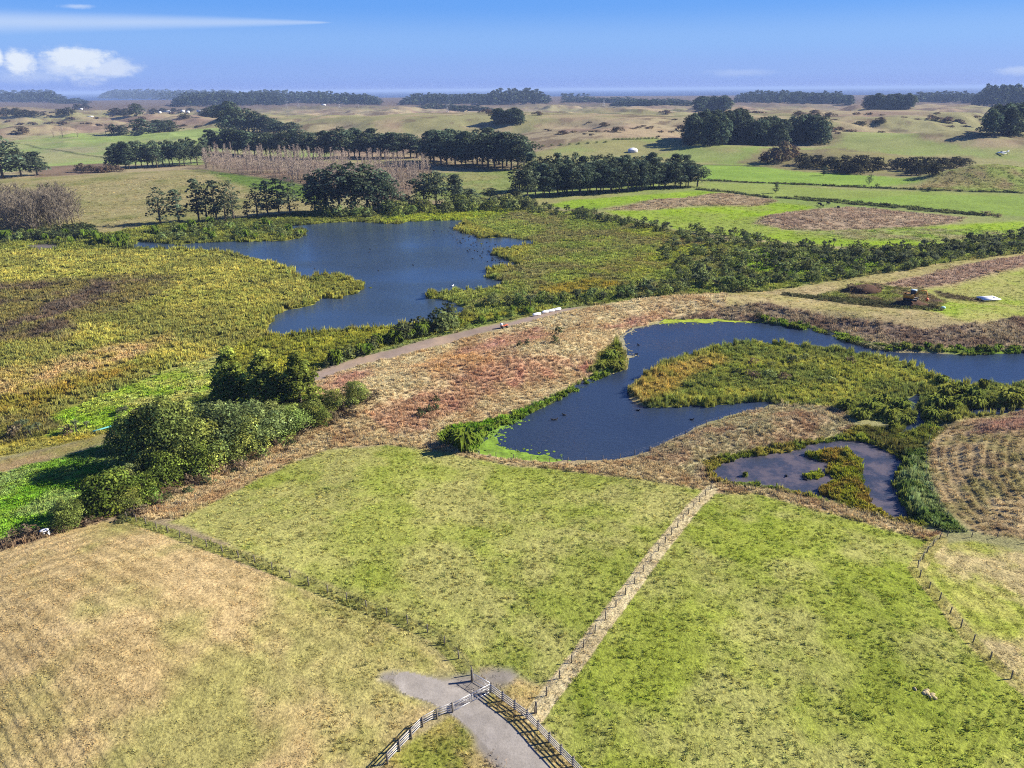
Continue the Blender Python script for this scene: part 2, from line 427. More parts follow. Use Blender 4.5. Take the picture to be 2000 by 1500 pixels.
zone('lush_strip', "-300,905 0,850 120,805 200,772 330,722 432,697 450,760 330,790 240,835 100,870 -300,930", (140, 178, 45), (165, 182, 72), (195, 190, 110), .3, 4, 1.2, cover=(LUSH, .7, .45))
zone('lush_strip', "-300,880 0,815 80,800 130,830 60,872 -300,940", (140, 142, 72), (175, 165, 70), (120, 110, 70), .4, 4, 1.2, cover=(RANK, .7, .8))
zone('lush_strip', "-300,935 0,868 80,853 220,840 220,848 100,872 -300,950", (195, 178, 70), (170, 165, 85), scale=4, f=.7, cover=(RANK, .6, .5))
zone('green_field', "-300,1000 -100,940 0,922 120,893 240,858 320,880 300,940 250,985 200,1010 100,1040 0,1062 -300,1120", (112, 158, 38), (135, 172, 58), (150, 165, 95), .25, 5, 1.0, cover=(LUSH, .55, .35))
zone('lane', "-300,985 -100,925 0,900 120,872 236,838 300,815 300,828 236,852 120,890 0,924 -100,950 -300,1010", (178, 155, 112), (160, 138, 98), (150, 150, 80), .25, 4, .6, cover=(STUB, .9, .12))
zone('marsh', "1014,520 1050,472 985,462 905,432 1060,408 1200,424 1400,470 1560,480 1700,492 2050,455 2050,505 1800,528 1500,572 1250,587 1100,600 1000,612 905,618 880,592 850,580", (166, 176, 80), (136, 150, 68), (146, 134, 90), .3, 8, 2, cover=(REED, 1.05, .8))
zone('marsh', "1120,530 1260,500 1300,470 1200,455 1250,440 1400,480 1300,520 1250,540", (172, 182, 66), (150, 158, 64), (156, 136, 92), .3, 9, 5, cover=(REED, 1.1, .7))
zone('marsh', "1440,490 1560,487 1760,500 1700,530 1560,545 1420,520", (145, 175, 55), (125, 140, 62), scale=10, f=5, cover=(LUSH, 1.1, .5))
zone('marsh', "1060,560 1160,545 1230,556 1150,570 1080,580", (185, 165, 68), (160, 150, 62), scale=6, f=3, cover=(REED, .9, .8))
zone('marsh', "430,700 440,690 520,656 700,648 900,626 1000,608 1100,600 1130,597 1000,624 905,645 800,672 700,694 620,720 560,740 430,740", (182, 180, 68), (156, 160, 60), (134, 136, 60), .3, 6, 1.2, cover=(REED, .7, .9))
zone('marsh', "620,715 760,676 900,640 1000,616 1110,598 1130,598 1050,612 930,640 770,682 640,718", (150, 170, 85), (165, 170, 100), (120, 140, 60), .3, 4, .8, cover=(LUSH, .6, .4))
# right upper bank
zone('bank', "1120,605 1250,583 1500,568 1700,538 2000,492 2200,465 2200,700 2000,690 1880,693 1660,668 1540,638 1480,630 1300,626 1235,640", (192, 178, 120), (178, 170, 105), (200, 180, 135), .3, 9, 1.5, cover=(SHORT, 1.0, .15))
zone('bank', "1700,558 1800,540 2000,500 2200,475 2200,495 2000,520 1860,555 1800,562", (194, 166, 140), (178, 150, 126), scale=6, f=1.5, cover=(RANK, .9, .6))
zone('bank', "1850,562 1930,540 2000,526 2200,505 2200,640 2000,622 1880,628 1720,590 1700,575 1780,568", (165, 190, 62), (175, 182, 85), (185, 180, 110), .3, 8, 2, cover=(SHORT, .9, .15))
zone('bank', "1580,580 1680,550 1800,565 1850,590 1830,605 1690,590", (165, 150, 105), (120, 105, 80), (150, 165, 70), .3, 4, 1.2, cover=(RANK, .8, .5))
zone('bank', "1530,572 1600,578 1700,585 1840,600 1840,607 1760,603 1640,592 1530,577", (105, 108, 68), (78, 78, 55), scale=3, f=.7, cover=(LUSH, .8, .6))
zone('bank', "1820,565 1860,575 1930,585 1920,592 1840,580", (120, 108, 78), (90, 82, 60), scale=3, f=.7, cover=(RANK, .9, .4))
zone('bank', "1240,622 1350,602 1500,592 1640,622 1800,642 1920,632 2000,618 2200,610 2200,690 1900,692 1660,668 1500,632 1300,626", (178, 156, 130), (146, 122, 100), (186, 170, 132), .35, 5, 1.2, cover=(RANK, .65, .8))
zone('bank', "1480,628 1560,632 1650,652 1700,672 1800,684 2000,684 2200,684 2200,694 1880,694 1660,670 1540,640", (120, 150, 45), (90, 110, 45), (165, 190, 70), .3, 3, .7, cover=(LUSH, .6, .6))
# dry bank between the track and the pond
zone('bank', "618,735 700,708 800,688 900,662 1010,634 1090,612 1250,583 1420,572 1420,600 1300,624 1240,640 1212,662 1224,722 1165,737 1100,772 1010,822 940,850 870,880 760,868 640,875 600,830", (222, 198, 148), (200, 166, 118), (230, 214, 164), .42, 6, 1.0, cover=(RANK, .5, .5), name='dry')
for s_, c_ in (("640,850 700,810 800,770 900,750 960,760 900,800 820,840 740,862", (186, 138, 112)), ("860,745 960,700 1040,690 1120,700 1080,735 960,760", (188, 134, 110)), ("880,690 980,655 1060,640 1080,655 980,690 900,712", (198, 152, 128)),
               ("1110,712 1140,700 1180,712 1140,730", (184, 130, 108)), ("1180,640 1240,620 1300,612 1280,625 1220,642", (196, 150, 128)), ("790,720 880,690 960,700 860,740", (214, 172, 116)), ("620,760 660,735 720,722 690,760", (196, 154, 128))):
    zone('bank', s_, c_, tuple(int(q * 1.12) for q in c_), (205, 170, 130), .45, 3.5, 3.0, cover=(RANK, .5, .6))
zone('bank', "855,850 875,834 960,820 1050,788 1108,757 1180,724 1224,722 1166,738 1102,774 1012,824 962,834 942,866 925,892 870,880", (128, 170, 42), (105, 142, 40), (160, 180, 70), .25, 2.5, .6, cover=(LUSH, .45, .55))
zone('bank', "1150,725 1170,690 1205,660 1225,700 1222,722 1180,728", (142, 138, 62), (115, 118, 52), (150, 170, 60), .3, 3, .8, cover=(REED, .6, .8))
# hillock, small pond, island
zone('island', "1224,765 1240,748 1290,713 1400,678 1440,666 1480,663 1690,683 1750,694 1805,710 1832,738 1850,748 2000,750 2000,800 1800,840 1700,820 1660,815 1500,786 1400,798 1270,799", (190, 188, 86), (156, 164, 70), (126, 138, 72), .4, 4.5, .8, cover=(REED, .5, .85), name='reeds')
zone('island', "1232,770 1250,745 1300,715 1400,690 1420,705 1350,740 1310,770 1260,785", (208, 182, 98), (180, 165, 78), scale=3, f=2, cover=(REED, .5, 1.0))
zone('bank', "1330,908 1380,892 1530,868 1640,850 1660,832 1750,842 1800,828 1840,835 1990,808 2000,812 1880,822 1830,850 1812,900 1812,960 1850,1012 1800,1035 1600,985 1400,950", (150, 165, 58), (118, 138, 50), (165, 145, 70), .3, 3, .8, cover=(LUSH, .45, .5))
zone('bank', "1680,838 1800,830 1830,850 1812,890 1770,900 1740,880 1700,862", (125, 122, 62), (105, 102, 55), (140, 150, 60), .3, 3, .8, cover=(REED, .5, .7))
zone('bank', "1768,890 1812,865 1814,930 1838,985 1890,1040 1840,1040 1782,1012 1762,980 1748,945 1760,925", (118, 140, 68), (92, 112, 52), (165, 178, 118), .3, 2.2, .7, cover=(LUSH, .4, .8))
zone('bank', "1240,895 1290,870 1380,833 1460,804 1520,790 1600,791 1650,806 1667,830 1640,850 1540,864 1440,884 1370,900 1390,938 1330,932", (200, 176, 136), (174, 142, 108), (190, 182, 134), .35, 3, .7, cover=(RANK, .42, .5))
zone('pond_islet', "1570,890 1600,883 1630,876 1660,882 1684,905 1682,940 1694,962 1740,1014 1700,1012 1600,968 1590,960 1612,945 1640,938 1618,925", (165, 168, 52), (135, 145, 48), (160, 125, 60), .35, 2.5, .5, cover=(LUSH, .4, .45))
zone('pond_islet', "1568,930 1578,921 1600,920 1612,930 1600,939 1578,938", (165, 178, 55), (145, 155, 50), scale=2, f=.5, cover=(LUSH, .4, .4))
zone('bank', "1240,900 1330,925 1400,945 1600,985 1750,1025 1840,1040 1840,1050 1700,1020 1560,980 1400,955 1250,925", (202, 168, 130), (182, 144, 108), scale=2.5, f=.8, cover=(RANK, .4, .55))
zone('hillside_field', "1812,872 1850,832 1900,817 2000,805 2300,800 2300,1110 2000,1055 1900,1038 1852,1003 1816,932", (212, 188, 138), (176, 150, 110), (158, 152, 92), .3, 3, .8, cover=(RANK, .36, .34), name='furrow')
zone('hillside_field', "1880,850 1930,822 2000,806 2300,800 2300,850 2000,835 1940,850", (176, 136, 114), (188, 156, 130), scale=3, f=2, cover=(RANK, .42, .5))
# foreground
zone('bank', "600,830 700,800 770,850 860,868 960,893 1120,906 1250,897 1390,942 1500,954 1650,990 1836,1045 1836,1062 1740,1042 1560,992 1400,963 1250,938 1120,922 980,908 860,884 760,868 640,878 560,908 480,948 350,1014 245,1016 330,960 450,900", (212, 186, 138), (188, 154, 110), (222, 202, 150), .42, 2.5, .7, cover=(RANK, .36, .5))
zone('bank', "240,1005 200,1018 100,1048 0,1078 -300,1150 -300,1120 0,1056 100,1035 200,1005 300,950 460,895 330,965", (172, 148, 118), (142, 116, 90), scale=2.5, f=.8, cover=(RANK, .4, .6))
zone('paddock', "350,1012 480,948 560,908 640,878 760,869 860,882 980,907 1120,921 1250,936 1368,955 1378,965 1330,1020 1240,1130 1160,1240 1110,1300 1056,1340 1020,1325 960,1302 920,1308 880,1275 800,1214 660,1153 520,1098 420,1053 330,1020", (170, 176, 86), (154, 165, 70), (188, 182, 112), .4, 6, .7, cover=(SHORT, .50, .19), name='near')
zone('paddock', "1394,962 1470,964 1560,985 1650,1010 1740,1037 1812,1056 1822,1066 1792,1096 1800,1122 1870,1204 1940,1292 2000,1346 2200,1500 2400,2000 1300,2000 1140,1520 1042,1400 1076,1365 1130,1302 1200,1204 1300,1074", (166, 176, 74), (148, 162, 60), (186, 182, 110), .36, 6, .7, cover=(SHORT, .50, .19), name='near')
zone('mown_field', "-500,1230 0,1078 100,1048 200,1018 262,1020 380,1062 500,1112 640,1164 780,1224 860,1282 895,1306 830,1320 750,1316 740,1330 860,1395 790,1452 700,1510 600,2000 -800,2000", (214, 188, 136), (194, 170, 118), (162, 162, 90), .36, 7, .7, cover=(STUB, .34, .13), stretch=(0.5, 3.2), name='hay')
zone('mown_field', "560,1150 700,1195 830,1265 890,1305 830,1318 750,1314 700,1330 680,1280 640,1210", (174, 172, 92), (162, 160, 86), (198, 180, 122), .35, 4, 5, cover=(SHORT, .45, .18))
zone('mown_field', "740,1332 800,1355 850,1385 800,1445 740,1490 640,1480 660,1380", (172, 170, 92), (162, 162, 84), (198, 180, 122), .35, 4, 4, cover=(SHORT, .45, .18))
zone('paddock', "1836,1062 1900,1057 2000,1078 2300,1140 2500,1700 2000,1340 1940,1285 1876,1206 1806,1118 1798,1096", (186, 184, 98), (164, 174, 70), (216, 192, 146), .38, 4, .7, cover=(STUB, .36, .16), stretch=(2.3, 5.0), name='hay2')
zone('verge', "700,1540 790,1452 880,1395 930,1382 960,1348 1040,1400 1130,1500 1250,1700 1100,2000 600,2000", (178, 166, 92), (150, 155, 68), (205, 178, 125), .35, 3, .4, cover=(SHORT, .3, .15))
zone('verge', "1000,1320 1040,1335 1080,1345 1056,1400 1040,1402 985,1352", (205, 180, 122), (180, 166, 98), scale=2, f=.6, cover=(STUB, .3, .22))
zone('verge', "1044,1398 1080,1348 1128,1288 1172,1226 1215,1170 1260,1110 1310,1045 1350,995 1390,955", (232, 216, 168), (216, 198, 150), scale=2, f=.4, line=.34, cover=(STUB, .3, .22))
zone('verge', "245,1012 380,1058 520,1106 640,1156 760,1203 806,1222 848,1240 895,1285 920,1316", (168, 164, 96), (150, 152, 80), scale=2, f=.3, line=.28, cover=(SHORT, .3, .3))
zone('verge', "2080,1405 2000,1345 1949,1304 1896,1250 1851,1190 1788,1114 1812,1076 1836,1052", (196, 184, 116), (170, 166, 88), scale=2, f=.4, line=.4, cover=(STUB, .3, .26))
zone('driveway', "740,1327 748,1316 768,1312 830,1320 880,1325 920,1312 960,1305 1000,1307 1014,1318 1000,1334 970,1342 948,1365 945,1395 975,1425 1010,1460 1045,1500 1110,1580 1300,1800 1170,1800 1010,1580 965,1500 935,1460 905,1420 880,1392 862,1388 840,1370 800,1352 760,1335", (174, 165, 154), (158, 150, 141), (146, 138, 126), .4, 1.2, .7, cover=(STUB, 1.0, .07), name='gravel')
for ln in ("1052,1500 1008,1452 968,1412 938,1388 915,1372 885,1355 845,1340 790,1326", "1012,1500 972,1452 935,1412 908,1392 880,1374 850,1358 800,1342"):
    zone('driveway', ln, (182, 174, 164), (168, 160, 150), scale=1.2, f=.3, line=.3, name='gravel')
zone('track', "600,738 640,716 700,698 770,681 850,658 930,641 1000,629 1050,614 1100,603 1140,599 1100,609 1060,621 1000,637 940,651 870,672 800,690 720,709 650,731 610,748", (175, 155, 140), (160, 142, 128), (190, 165, 140), .3, 5, .6, name='gravel')

HILL = [A(*c) for c in ((184, 164, 134), (158, 158, 104), (156, 130, 112), (176, 168, 122))]


def zone_eval(X, Y, want_cover=True):
    n = X.size
    D = np.hypot(X, Y)
    a = fbm(X, Y, 120, 4, 20)[:, None]; b = fbm(X, Y, 300, 3, 21)[:, None]
    col = HILL[0] * (1 - a) + HILL[3] * a
    col = col + (HILL[2] - col) * ss(.52, .68, fbm(X, Y, 90, 4, 22))[:, None] * .8
    col = col + (HILL[1] - col) * ss(.42, .6, b) * .75
    sc_ = fbm(X, Y, 26, 4, 24, .65) + .35 * (fbm(X, Y, 140, 2, 25) - .5)
    col = col + (A(122, 104, 84) - col) * ss(.54, .66, sc_)[:, None] * .75
    col = col + (A(196, 172, 138) - col) * ss(.56, .7, fbm(X, Y, 60, 3, 26))[:, None] * .5
    w_br = ss(2000, 3200, D)[:, None]
    col = col * (1 - w_br) + w_br * (A(140, 122, 104) * .75)
    sid = np.where(D > 620, 1, 0)         # 0 ground, 1 hills, 2+ zone index
    kind = np.full(n, -1); spc = np.full(n, 9.0); hgt = np.zeros(n)
    edge = fbm(X, Y, 3.0, 3, 23) - 0.5
    for i, z in enumerate(ZONES):
        f = z['f']
        if z['line'] is not None: s = z['line'] - ldist(X, Y, z['poly'], 12); f = min(f, .45 * z['line'])
        else: s = sdist(X, Y, z['poly'], max(60.0 if z['name'] in ('hay', 'hay2') else 12.0, 3 * f))
        m = s > -2.5 * f
        if not m.any(): continue
        x = X[m]; y = Y[m]
        w = ss(-f, f, s[m] + edge[m] * f * 1.8)
        if z['stretch']:
            th, asp = z['stretch']
            u = x * math.cos(th) + y * math.sin(th); v = -x * math.sin(th) + y * math.cos(th)
            a = fbm(u / asp, v, 1.1, 3, 30 + i) * .38 + fbm(x, y, z['scale'], 3, 60 + i) * .62
        else:
            a = fbm(x, y, z['scale'], 4, 30 + i)
        a = ss(.28, .72, a)[:, None]
        c = z['c1'] * (1 - a) + z['c2'] * a
        if z['c3'] is not None:
            p = fbm(x, y, z['scale'] * 1.7, 4, 90 + i, .6)
            th = .66 - z['p3'] * .45
            c = c + (z['c3'] - c) * (ss(th - .14, th + .16, p)[:, None] * .75)
        if z['name'] in ('hay', 'hay2'):
            sw = np.sin((s[m] + (fbm(x, y, 9, 2, 52) - .5) * 1.2) * 2 * math.pi / 2.1); vis = ss(.3, .6, fbm(x, y, 14, 3, 53))
            c = c * (1 + .16 * sw * vis)[:, None]
        if z['name'] == 'furrow':
            c = c + (A(112, 92, 66) - c) * (ss(.1, -.7, furrow(x, y)) * ss(.3, .65, fbm(x, y, 5, 3, 57)) * .5)[:, None]
        col[m] = col[m] * (1 - w[:, None]) + c * w[:, None]
        k = np.where(m)[0][w > .5]
        sid[k] = 2 + i
        if z['cover']: kind[k], spc[k], hgt[k] = z['cover']
        else: kind[k] = -1
    return col, sid, kind, spc, hgt


# ------------------------------------------------------------------ materials
def newmat(name):
    m = bpy.data.materials.new(name); m.use_nodes = True
    nt = m.node_tree; nt.nodes.clear()
    out = nt.nodes.new('ShaderNodeOutputMaterial')
    return m, nt, out


def prin(nt, out, rough=.9, spec=.15):
    p = nt.nodes.new('ShaderNodeBsdfPrincipled'); p.inputs['Roughness'].default_value = rough
    p.inputs['Specular IOR Level'].default_value = spec
    nt.links.new(p.outputs[0], out.inputs['Surface']); return p


def bump(nt, p, hsock, strength, dist):
    b = nt.nodes.new('ShaderNodeBump'); b.inputs['Strength'].default_value = strength; b.inputs['Distance'].default_value = dist
    nt.links.new(hsock, b.inputs['Height']); nt.links.new(b.outputs[0], p.inputs['Normal'])


def mat_ground():
    m, nt, out = newmat('ground_cover'); p = prin(nt, out, 1.0, .05); N = NT(nt)
    at_ = nt.nodes.new('ShaderNodeAttribute'); at_.attribute_name = 'Col'
    g = nt.nodes.new('ShaderNodeNewGeometry').outputs['Position']
    fine = N.noise(g, 3.2, 4, .7); mid = N.noise(g, .55, 4, .65); big = N.noise(g, .06, 3, .6)
    k = N.m('ADD', N.m('MULTIPLY', N.m('SUBTRACT', fine, .5), 2.3), N.m('ADD', N.m('MULTIPLY', N.m('SUBTRACT', mid, .5), 1.0), N.m('MULTIPLY', N.m('SUBTRACT', big, .5), .45)))
    k = N.m('MAXIMUM', N.m('ADD', k, .92), .25)
    c = nt.nodes.new('ShaderNodeVectorMath'); c.operation = 'SCALE'
    nt.links.new(at_.outputs['Color'], c.inputs[0]); nt.links.new(k, c.inputs['Scale'])
    nt.links.new(c.outputs[0], p.inputs['Base Color'])
    bump(nt, p, N.m('ADD', fine, N.m('MULTIPLY', mid, 2.0)), .9, .12)
    return m


def mat_gravel():
    m, nt, out = newmat('gravel'); p = prin(nt, out, .95, .1); N = NT(nt)
    at_ = nt.nodes.new('ShaderNodeAttribute'); at_.attribute_name = 'Col'
    g = nt.nodes.new('ShaderNodeNewGeometry').outputs['Position']
    fine = N.noise(g, 5, 5, .85); mid = N.noise(g, .9, 5, .7)
    k = N.m('ADD', .25, N.m('ADD', N.m('MULTIPLY', fine, .9), N.m('MULTIPLY', mid, .6)))
    c = nt.nodes.new('ShaderNodeVectorMath'); c.operation = 'SCALE'
    nt.links.new(at_.outputs['Color'], c.inputs[0]); nt.links.new(k, c.inputs['Scale']); nt.links.new(c.outputs[0], p.inputs['Base Color'])
    bump(nt, p, fine, .6, .05); return m


def mat_leaf(name='foliage', inst=False, trans=.38, attr='Col'):
    m, nt, out = newmat(name); N = NT(nt)
    at_ = nt.nodes.new('ShaderNodeAttribute'); at_.attribute_name = 'tint' if inst else attr
    if inst: at_.attribute_type = 'INSTANCER'
    col = at_.outputs['Color']
    if inst:
        a2 = nt.nodes.new('ShaderNodeAttribute'); a2.attribute_name = 'Col'
        col = N.mix(1.0, col, a2.outputs['Color'], 'MULTIPLY')
    else:
        oi = nt.nodes.new('ShaderNodeObjectInfo')
        hs = nt.nodes.new('ShaderNodeHueSaturation'); nt.links.new(col, hs.inputs['Color'])
        nt.links.new(N.m('ADD', .78, N.m('MULTIPLY', oi.outputs['Random'], .5)), hs.inputs['Value'])
        nt.links.new(N.m('ADD', .485, N.m('MULTIPLY', N.m('FRACT', N.m('MULTIPLY', oi.outputs['Random'], 7.31)), .03)), hs.inputs['Hue'])
        col = hs.outputs[0]
    d = nt.nodes.new('ShaderNodeBsdfDiffuse'); tr = nt.nodes.new('ShaderNodeBsdfTranslucent')
    an = nt.nodes.new('ShaderNodeAttribute'); an.attribute_name = 'nrm'
    vt = nt.nodes.new('ShaderNodeVectorTransform'); vt.vector_type = 'NORMAL'; vt.convert_from = 'OBJECT'; vt.convert_to = 'WORLD'
    nt.links.new(an.outputs['Vector'], vt.inputs[0])
    gn = nt.nodes.new('ShaderNodeNewGeometry')
    vs = nt.nodes.new('ShaderNodeVectorMath'); vs.operation = 'SCALE'; vs.inputs['Scale'].default_value = .9; nt.links.new(gn.outputs['Normal'], vs.inputs[0])
    va = nt.nodes.new('ShaderNodeVectorMath'); va.operation = 'ADD'; nt.links.new(vs.outputs[0], va.inputs[0]); nt.links.new(vt.outputs[0], va.inputs[1])
    vn = nt.nodes.new('ShaderNodeVectorMath'); vn.operation = 'NORMALIZE'; nt.links.new(va.outputs[0], vn.inputs[0])
    nt.links.new(vn.outputs[0], d.inputs['Normal'])
    nt.links.new(col, d.inputs[0]); nt.links.new(col, tr.inputs[0])
    mx = nt.nodes.new('ShaderNodeMixShader'); mx.inputs[0].default_value = trans
    nt.links.new(d.outputs[0], mx.inputs[1]); nt.links.new(tr.outputs[0], mx.inputs[2]); nt.links.new(mx.outputs[0], out.inputs['Surface'])
    return m


def mat_plain(name, c, rough=.7, spec=.3, metal=0.0, var=.25, scale=3.0):
    m, nt, out = newmat(name); p = prin(nt, out, rough, spec); N = NT(nt); p.inputs['Metallic'].default_value = metal
    g = nt.nodes.new('ShaderNodeTexCoord').outputs['Object']
    n = N.noise(g, scale, 4, .65)
    nt.links.new(N.mix(n, tuple(q * (1 - var) for q in c), tuple(min(1, q * (1 + var)) for q in c)), p.inputs['Base Color'])
    bump(nt, p, n, .25, .02)
    return m


def mat_water(name, body, film=None, rip=1.0, duck=0):
    m, nt, out = newmat(name); p = prin(nt, out, .1, .5); N = NT(nt); p.inputs['IOR'].default_value = 1.33
    g = nt.nodes.new('ShaderNodeNewGeometry').outputs['Position']
    mp = nt.nodes.new('ShaderNodeMapping'); mp.inputs['Scale'].default_value = (1.0, 1.7, 1); mp.inputs['Rotation'].default_value = (0, 0, .4); nt.links.new(g, mp.inputs['Vector'])
    r1 = N.noise(mp.outputs[0], .8, 5, .68); r2 = N.noise(g, .05, 3, .5)
    body_c = N.mix(r2, body, tuple(q * 1.5 for q in body))
    wind = N.sstep(.35, .7, N.noise(mp.outputs[0], .02, 3, .5))
    nt.links.new(N.m('ADD', .04, N.m('MULTIPLY', wind, .10)), p.inputs['Roughness'])
    if film:
        f = N.sstep(.40, .60, N.m('ADD', N.noise(g, .22, 5, .7), N.m('MULTIPLY', N.m('SUBTRACT', N.noise(g, 2.0, 4, .8), .5), .14)))
        body_c = N.mix(f, body_c, film)
        nt.links.new(N.m('ADD', .1, N.m('MULTIPLY', f, .35)), p.inputs['Roughness'])
    nt.links.new(body_c, p.inputs['Base Color'])
    r1 = N.m('MULTIPLY', r1, N.m('ADD', .45, wind))
    bump(nt, p, r1, .6 * rip, .22)
    return m


MG = mat_ground(); MGR = mat_gravel()
ML = mat_leaf(); MTUFT = mat_leaf('grass_blades', True, .3)
MBARK = mat_plain('bark', (.10, .08, .06), .95, .1, var=.4, scale=1.5)
MTWIG = mat_plain('twigs', tuple(A(152, 140, 122)), .95, .05, var=.25)
MTWIG2 = mat_plain('pink_twigs', tuple(A(196, 178, 160)), .95, .05, var=.15)
MPOST = mat_plain('weathered_timber', (.15, .13, .105), .9, .15, var=.35, scale=6)
MRAIL = mat_plain('silvered_timber', (.44, .42, .40), .85, .2, var=.2, scale=6)
MWIRE = mat_plain('galvanised_wire', (.16, .16, .165), .45, .5, .8)
MGATE = mat_plain('galvanised_pipe', (.58, .58, .58), .4, .5, .35, .08)
MWHITE = mat_plain('white_sheet', (.80, .80, .80), .5, .4, var=.06)
MROOF = mat_plain('pale_roof', (.62, .62, .62), .6, .3, var=.1)
MGLASS = mat_plain('dark_glass', (.03, .04, .05), .1, .5, var=.1)
MYEL = mat_plain('machine_yellow', (.62, .27, .03), .5, .4, var=.15)
MDARK = mat_plain('dark_metal', (.03, .03, .032), .6, .4, var=.3)
MSOIL = mat_plain('turned_soil', tuple(A(108, 84, 68)), 1.0, .05, var=.5, scale=1.2)
MORANGE = mat_plain('orange_plastic', (.60, .13, .04), .5, .4, var=.1)
MDUCK = mat_plain('dark_feathers', (.02, .02, .022), .8, .2)
MTURQ = mat_plain('turquoise_hose', (.12, .42, .42), .6, .3, var=.15)
MCONC = mat_plain('concrete', (.55, .53, .52), .85, .2, var=.15)
MCOWB = mat_plain('cow_hide', (.025, .022, .02), .8, .15, var=.5, scale=1.0)
MSTEEL = mat_plain('pylon_steel', (.42, .42, .43), .6, .4, .3)


# ------------------------------------------------------------------ object helpers
def tag(o, label=None, cat=None, group=None, kind=None):
    if label: o['label'] = label
    if cat: o['category'] = cat
    if group: o['group'] = group
    if kind: o['kind'] = kind
    return o


def mesh_np(name, V, faces, mats, col=None, smooth=False, midx=None, nrm=None):
    """faces: list of integer arrays (k, n)"""
    me = bpy.data.meshes.new(name)
    V = np.asarray(V, np.float32)
    me.vertices.add(len(V)); me.vertices.foreach_set('co', V.ravel())
    loops = np.concatenate([f.ravel() for f in faces]) if faces else np.zeros(0, int)
    tot = np.concatenate([np.full(len(f), f.shape[1]) for f in faces])
    start = np.concatenate([[0], np.cumsum(tot)[:-1]])
    me.loops.add(len(loops)); me.loops.foreach_set('vertex_index', loops.astype(np.int32))
    me.polygons.add(len(tot)); me.polygons.foreach_set('loop_start', start.astype(np.int32))
    if midx is not None: me.polygons.foreach_set('material_index', np.asarray(midx, np.int32))
    if smooth: me.polygons.foreach_set('use_smooth', np.ones(len(tot), bool))
    for m in (mats if isinstance(mats, (list, tuple)) else [mats]): me.materials.append(m)
    if col is not None:
        a = me.color_attributes.new('Col', 'FLOAT_COLOR', 'POINT')
        c = np.ones((len(V), 4), np.float32); c[:, :3] = col
        a.data.foreach_set('color', c.ravel())
    if nrm is not None:
        a = me.attributes.new('nrm', 'FLOAT_VECTOR', 'POINT'); a.data.foreach_set('vector', np.asarray(nrm, np.float32).ravel())
    me.update(calc_edges=True)
    return me


def obj(name, me, parent=None, loc=None, rot=None, scale=None):
    o = bpy.data.objects.new(name, me); COL.objects.link(o)
    if parent is not None: o.parent = parent
    if loc is not None: o.location = loc
    if rot is not None: o.rotation_euler = rot
    if scale is not None: o.scale = scale
    return o


class MB:
    """collects simple shapes into one mesh"""
    def __init__(s): s.V = []; s.Q = []; s.T = []; s.n = 0

    def add(s, V, Q=None, T=None):
        V = np.asarray(V, float)
        if Q is not None and len(Q): s.Q.append(np.asarray(Q, int) + s.n)
        if T is not None and len(T): s.T.append(np.asarray(T, int) + s.n)
        s.V.append(V); s.n += len(V); return s

    def box(s, c, d, rz=0.0, tilt=None):
        x, y, z = (q / 2 for q in d)
        V = np.array([[-x, -y, -z], [x, -y, -z], [x, y, -z], [-x, y, -z], [-x, -y, z], [x, -y, z], [x, y, z], [-x, y, z]])
        if tilt is not None: V = V @ np.array(tilt.to_3x3()).T
        ca, sa = math.cos(rz), math.sin(rz)
        V = np.stack([V[:, 0] * ca - V[:, 1] * sa, V[:, 0] * sa + V[:, 1] * ca, V[:, 2]], 1) + np.array(c)
        return s.add(V, [[3, 2, 1, 0], [4, 5, 6, 7], [0, 1, 5, 4], [1, 2, 6, 5], [2, 3, 7, 6], [3, 0, 4, 7]])

    def tube(s, pts, rad, seg=6, cap=True):
        pts = np.asarray(pts, float); n = len(pts); rad = np.broadcast_to(rad, (n,))
        V = []; prev = None
        for i in range(n):
            d = pts[min(i + 1, n - 1)] - pts[max(i - 1, 0)]; d = d / (np.linalg.norm(d) + 1e-9)
            a = np.cross(d, [0, 0, 1.0]) if abs(d[2]) < .95 else np.cross(d, [1.0, 0, 0])
            a /= np.linalg.norm(a); b = np.cross(d, a)
            if prev is not None and a @ prev < 0: a, b = -a, -b
            prev = a
            th = np.arange(seg) * 2 * math.pi / seg
            V.append(pts[i] + rad[i] * (np.cos(th)[:, None] * a + np.sin(th)[:, None] * b))
        V = np.concatenate(V); Q = []; T = []
        for i in range(n - 1):
            for k in range(seg):
                k2 = (k + 1) % seg; Q.append([i * seg + k, i * seg + k2, (i + 1) * seg + k2, (i + 1) * seg + k])
        if cap:
            for k in range(1, seg - 1):
                T.append([(n - 1) * seg, (n - 1) * seg + k, (n - 1) * seg + k + 1]); T.append([0, k + 1, k])
        return s.add(V, Q, T)

    def ell(s, c, r, seg=10, rings=6):
        V = [[0, 0, -1.0]]
        for i in range(1, rings):
            p = math.pi * i / rings - math.pi / 2
            for k in range(seg):
                t = 2 * math.pi * k / seg; V.append([math.cos(p) * math.cos(t), math.cos(p) * math.sin(t), math.sin(p)])
        V.append([0, 0, 1.0]); Q = []; T = []
        for i in range(rings - 2):
            for k in range(seg):
                k2 = (k + 1) % seg; a = 1 + i * seg
                Q.append([a + k, a + k2, a + seg + k2, a + seg + k])
        for k in range(seg):
            k2 = (k + 1) % seg
            T.append([0, 1 + k2, 1 + k]); a = 1 + (rings - 2) * seg; T.append([a + k, a + k2, len(V) - 1])
        return s.add(np.array(V) * np.array(r) + np.array(c), Q, T)

    def mesh(s, name, mat, smooth=False):
        F = []
        if s.Q: F.append(np.concatenate(s.Q))
        if s.T: F.append(np.concatenate(s.T))
        return mesh_np(name, np.concatenate(s.V), F, mat, smooth=smooth)


